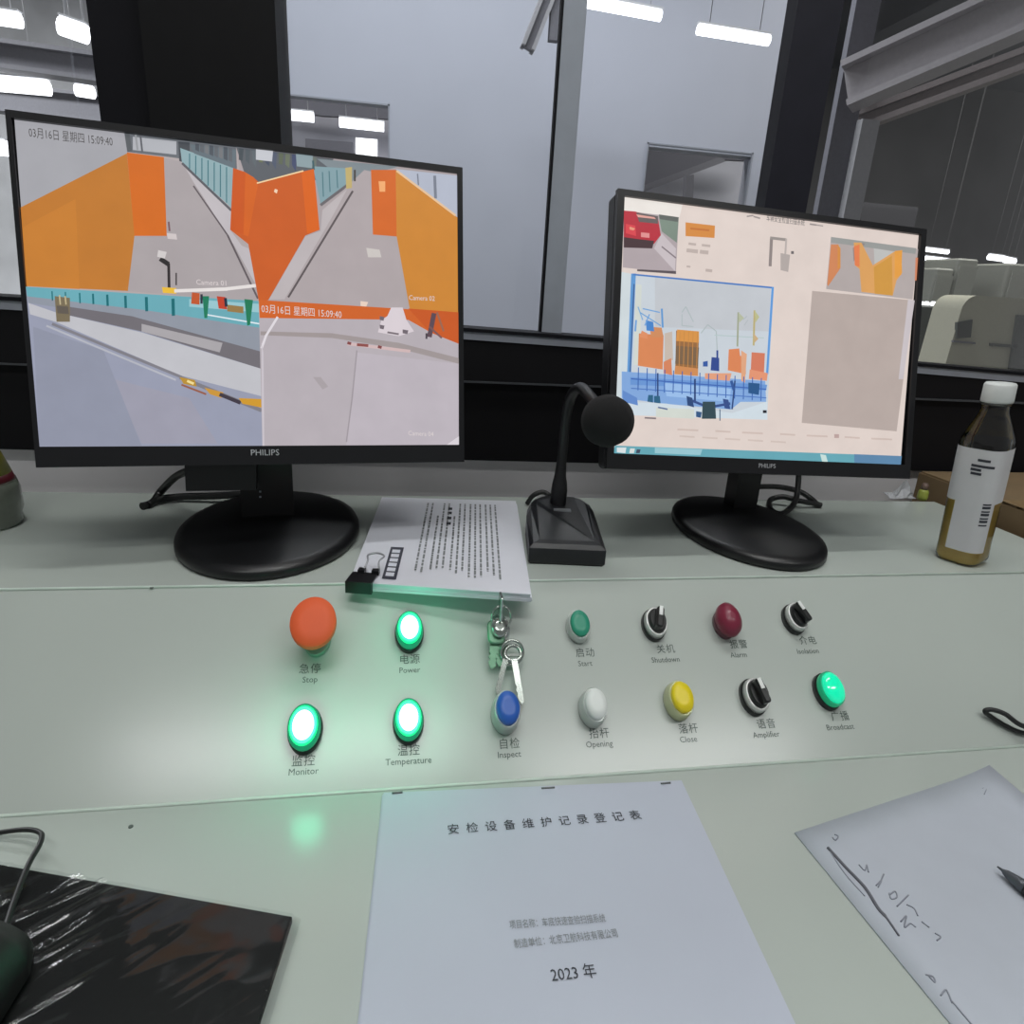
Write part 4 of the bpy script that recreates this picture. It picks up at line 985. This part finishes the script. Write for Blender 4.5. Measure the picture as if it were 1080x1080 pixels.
# small green stub and crumpled white film at the rear corner
g0 = hz(972,527,UP)
gt = thing('plug_stub', g0, 'small yellow-green plastic stub at the rear right desk corner', 'plug')
MB().lathe(g0, [(0.006,0),(0.007,0.004),(0.0065,0.012),(0.005,0.015)], seg=16).build('body', mat('yellow_green_plastic',(150,160,70),rough=0.4), gt)
MB().lathe(g0+ZV*0.015, [(0.0045,0),(0.0045,0.006),(0.003,0.009)], seg=16).build('tip', mat('brown_tip',(110,90,80),rough=0.5), gt)
g1 = hz(952,526,UP)
b = MB(); n = 8; vs = []
for j in range(4):
    for i in range(n):
        f = i/(n-1); hgt = 0.004 + 0.022*max(0,1-abs(f-0.68)*2.4)*j/3
        vs.append(g1 + XV*((f-0.5)*0.042) + YV*(0.004*j + random.uniform(-0.003,0.003)) + ZV*(max(0, hgt*(j/3) + random.uniform(-0.001,0.001))))
b.add(vs, [(j*n+i, j*n+i+1, (j+1)*n+i+1, (j+1)*n+i) for j in range(3) for i in range(n-1)])
o = b.build('plastic_scrap', mat('white_film_scrap',(170,172,176),rough=0.4), loc=g1); tag(o, 'crumpled scrap of white plastic film behind the right monitor', 'plastic scrap')
sm = o.modifiers.new('thick', 'SOLIDIFY'); sm.thickness = 0.0006

# ------------------------------------------------------------------ cover document on the worktop
DT = 0.003
D = [hz(x,y,LOW+DT) for x,y in ((404,836),(718,823),(838,1080),(378,1080))]
def ext(p, q, k): return p + (q-p)*k
LL = 0.285
D[2] = D[1] + (D[2]-D[1]).normalized()*LL; D[3] = D[0] + (D[3]-D[0]).normalized()*LL
doc = thing('cover_document', sum(D,Vector())/4 - ZV*DT, 'white stapled document with a printed title page in the foreground centre', 'document')
for k in range(3):
    z = LOW + DT*k/3
    MB().prism([Vector((p.x+0.0006*(k-1),p.y,z)) for p in D], (0,0,DT/3*0.95)).build('sheet', paper_m, doc)
def dp(px,py): return hz(px,py,LOW+DT+0.0002)
def ptext(body, p0, p1, size, parent, m=ink_m, z=LOW+DT+0.0003, squeeze=1.0, spacing=1.0, name='printed_line'):
    a, c = hz(*p0,z), hz(*p1,z); d = (c-a).normalized(); u = ZV.cross(d)
    return text_part(name, body, (a+c)/2, d, u, size, m, parent, squeeze=squeeze, spacing=spacing)
ptext('安检设备维护记录登记表', (456,877), (690,859), 0.0096, doc, spacing=2.0, squeeze=0.9, name='title_line')
ptext('项目名称：车底快速查验扫描系统', (541,976), (635,969), 0.0062, doc, m=faint_m, squeeze=0.62)
ptext('制造单位：北京卫航科技有限公司', (546,996), (648,985), 0.0062, doc, m=faint_m, squeeze=0.66)
ptext('2023 年', (586,1029), (624,1025), 0.0092, doc, squeeze=0.85)
for (x,y,l) in ((419,836,11),(578,831,14),(702,826,10)):
    a, c = hz(x-l/2,y+0.3,LOW+DT+0.0006), hz(x+l/2,y-0.6,LOW+DT+0.0006)
    MB().tube([a,c], 0.0007, 6).build('staple', mat('staple_steel',(120,124,124),rough=0.4,metal=0.5), doc)
# ------------------------------------------------------------------ note sheet and pen
N0, N1, N3 = hz(838,878,LOW+0.001), hz(1042,811,LOW+0.001), hz(1003,1080,LOW+0.001)
e1 = (N1-N0); e2 = (N3-N0); 
N3 = N0 + e2.normalized()*0.25; N1e = N0 + e1
note = thing('note_sheet', (N0+N1+N3)/3 - ZV*0.001, 'loose white note sheet with faint pen scribbles at lower right', 'paper')
n_, m_ = 10, 10; vs = []
for j in range(m_+1):
    for i in range(n_+1):
        f, g = i/n_, j/m_
        p = N0 + (N1e-N0)*f + (N3-N0)*g
        curl = 0.004*max(0,f-0.85)/0.15*max(0,0.2-g)/0.2
        vs.append(p + ZV*curl)
b = MB(); b.add(vs, [(j*(n_+1)+i, j*(n_+1)+i+1, (j+1)*(n_+1)+i+1, (j+1)*(n_+1)+i) for j in range(m_) for i in range(n_)], smooth=True)
sheet = b.build('sheet', mat('note_paper',(178,184,194),rough=0.6,var=0.02), note)
sm = sheet.modifiers.new('thick','SOLIDIFY'); sm.thickness = 0.0006; sm.offset = -1
def scrib(pts, r, m, name='pen_stroke'):
    q = [hz(x,y,LOW+0.0013) for x,y in pts]
    MB().tube(smooth_path(q,4), r, 5).build(name, m, note)
graph = mat('faint_pen',(140,144,154),rough=0.7)
scrib([(873,894),(892,915),(912,936),(926,958),(935,968),(948,987)], [0.0011]*16+[0.0007]*5, mat('pen_smear',(98,98,106),rough=0.7))
scrib([(873,894),(890,920),(912,945)], 0.0004, graph)
for pts in ([(906,912),(912,918),(914,912),(916,920)], [(924,934),(930,928),(926,936),(932,922)], [(938,944),(944,940),(946,946),(940,948),(938,942)], [(946,956),(958,944)], [(956,954),(964,958),(968,966)], [(950,972),(956,966),(954,978),(960,974),(966,978)], [(972,972),(980,978)], [(986,984),(992,988),(988,992)],
            [(880,880),(884,882),(881,886),(878,883)], [(1036,832),(1042,828),(1038,838)], [(976,1028),(984,1030),(986,1036),(980,1030)], [(992,1050),(998,1044),(1004,1058)], [(1004,1056),(1016,1070),(1026,1082)]):
    scrib(pts, 0.00045, graph)
pa, pb = hz(1052,914,LOW+0.006), hz(1180,1010,LOW+0.006)
pd = (pb-pa).normalized(); ps = pd.cross(ZV).normalized(); pu = ps.cross(pd)
pen = thing('pen', pa - ZV*0.006, 'black pen lying on the note sheet at the right edge', 'pen')
pa = pa + ZV*0.0
AXQ = (ps, pu, pd)
MB().lathe(pa, [(0.0006,0),(0.0010,0.003),(0.0026,0.006),(0.0040,0.014),(0.0046,0.018)], AXQ, 20).build('tip_cone', mat('pen_tip',(84,88,94),rough=0.3,metal=0.3), pen)
MB().lathe(pa, [(0.0047,0.018),(0.0050,0.022),(0.0050,0.05),(0.0047,0.052)], AXQ, 20).build('grip', blackb_m, pen)
MB().lathe(pa, [(0.0046,0.052),(0.0046,0.135),(0.003,0.138)], AXQ, 20).build('barrel', mat('pen_barrel',(40,42,46),rough=0.3), pen)

# ------------------------------------------------------------------ mouse pad in film, mouse, cables
MT = 0.004
Mq = [hz(x,y,LOW+MT) for x,y in ((-60,900),(308,967),(262,1090),(-60,1090))]
mA, mB = hz(0,912,LOW+MT), hz(308,967,LOW+MT)
e1 = (mB-mA).normalized(); mC = hz(272,1080,LOW+MT); e2 = (mC-mB).normalized()
TL = mB - e1*0.24; 
pad = thing('mouse_pad', (TL+mB)/2 + e2*0.09 - ZV*MT, 'black mouse pad still wrapped in shiny clear plastic film', 'mouse pad')
MB().prism([TL-ZV*MT, mB-ZV*MT, mB+e2*0.19-ZV*MT, TL+e2*0.19-ZV*MT], (0,0,MT)).build('pad', mat('black_pad',(16,20,20),rough=0.6,var=0.15,nscale=15), pad)
# film: a fine grid with wrinkles
nu, nv = 190, 150; vs = []
from mathutils import noise as mn
FW, FL = 0.246, 0.19
for j in range(nv+1):
    for i in range(nu+1):
        u = FW*i/nu; v = FL*j/nv
        q = TL + e1*(u-0.001) + e2*(v-0.0015)
        ang = u*0.8 + v*0.75
        d = (u*0.62 - v*0.78)
        wr = mn.noise(Vector((ang*95, d*14, 0.3))); wr = (1-abs(wr)*2.2)**3 if abs(wr) < 0.45 else 0.0
        wr2 = mn.noise(Vector((u*60, v*60, 2.3)))
        mask = max(0.12, min(1, (0.19-u)/0.05))*max(0.25, min(1, 0.5+1.6*mn.noise(Vector((u*22, v*22, 7.1)))))*1.3 
        h = 0.0008 + 0.0022*wr*mask + 0.0003*wr2
        edge = min(1, min(i, nu-i, j+2)/3)
        if u > 0.2415: h = -0.0006 - (u-0.2415)*0.4
        vs.append(q + ZV*max(-0.0030, h))
b = MB(); b.add(vs, [(j*(nu+1)+i, j*(nu+1)+i+1, (j+1)*(nu+1)+i+1, (j+1)*(nu+1)+i) for j in range(nv) for i in range(nu)], smooth=True)
b.build('plastic_film', clear_mat('wrap_film', tint=(245,246,246), rough=0.07, ior=1.5), pad)
# mouse at the corner
mp = hz(-16,1052,LOW+MT+0.004)
mouse = thing('computer_mouse', mp, 'black computer mouse cropped at the lower left corner on the pad', 'mouse')
md = e2; ms = e1
ringsM = []
for (f, wd, hg) in ((0.0,0.010,0.006),(0.03,0.022,0.016),(0.15,0.029,0.026),(0.45,0.031,0.034),(0.75,0.030,0.030),(0.95,0.022,0.016),(1.0,0.010,0.006)):
    c = mp - ms*0.014 + md*(-0.03 + 0.11*f); ring = []
    for k in range(16):
        a = math.pi*k/15; ring.append(c + ms*(wd*math.cos(a)) + ZV*(0.001+hg*math.sin(a)**0.8))
    ringsM.append(ring)
MB().loft(ringsM, smooth=True).build('shell', mat('mouse_shell',(15,17,17),rough=0.5), mouse)
MB().box(mp - ms*0.014 + md*(-0.008) + ZV*0.028, 0.007, 0.014, 0.008, (ms,md,ZV)).build('scroll_wheel', black_m, mouse)
def lowp(lst): return [hz(x,y,LOW+h) for x,y,h in lst]
MB().tube(smooth_path(lowp([(-40,885,0.004),(0,878,0.006),(28,875,0.010),(43,879,0.012),(42,890,0.014),(30,912,0.014),(15,950,0.013),(4,985,0.014),(0,1010,0.014)])), 0.0016, 8).build('cable', cable_m, mouse)
# cable loop at the right edge
pts = [hp(1190,762,0.003), hp(1115,775,0.003), hp(1080,773,0.003), hp(1060,765,0.003), hp(1044,755,0.004), hp(1039,750,0.007), hp(1046,748.5,0.010), hp(1060,753,0.012), hp(1080,766,0.012), hp(1115,770,0.008), hp(1195,750,0.003)]
o = MB().tube(smooth_path(pts), 0.0021, 8).build('cable_loop', cable_m, loc=hp(1070,765)); tag(o, 'thin black cable loop on the panel at the right frame edge', 'cable')
for i, p in enumerate(lamps):
    plight('indicator_glow', p + PN*0.012, [0.030,0.048,0.034][i], (0.05,1.0,0.5))
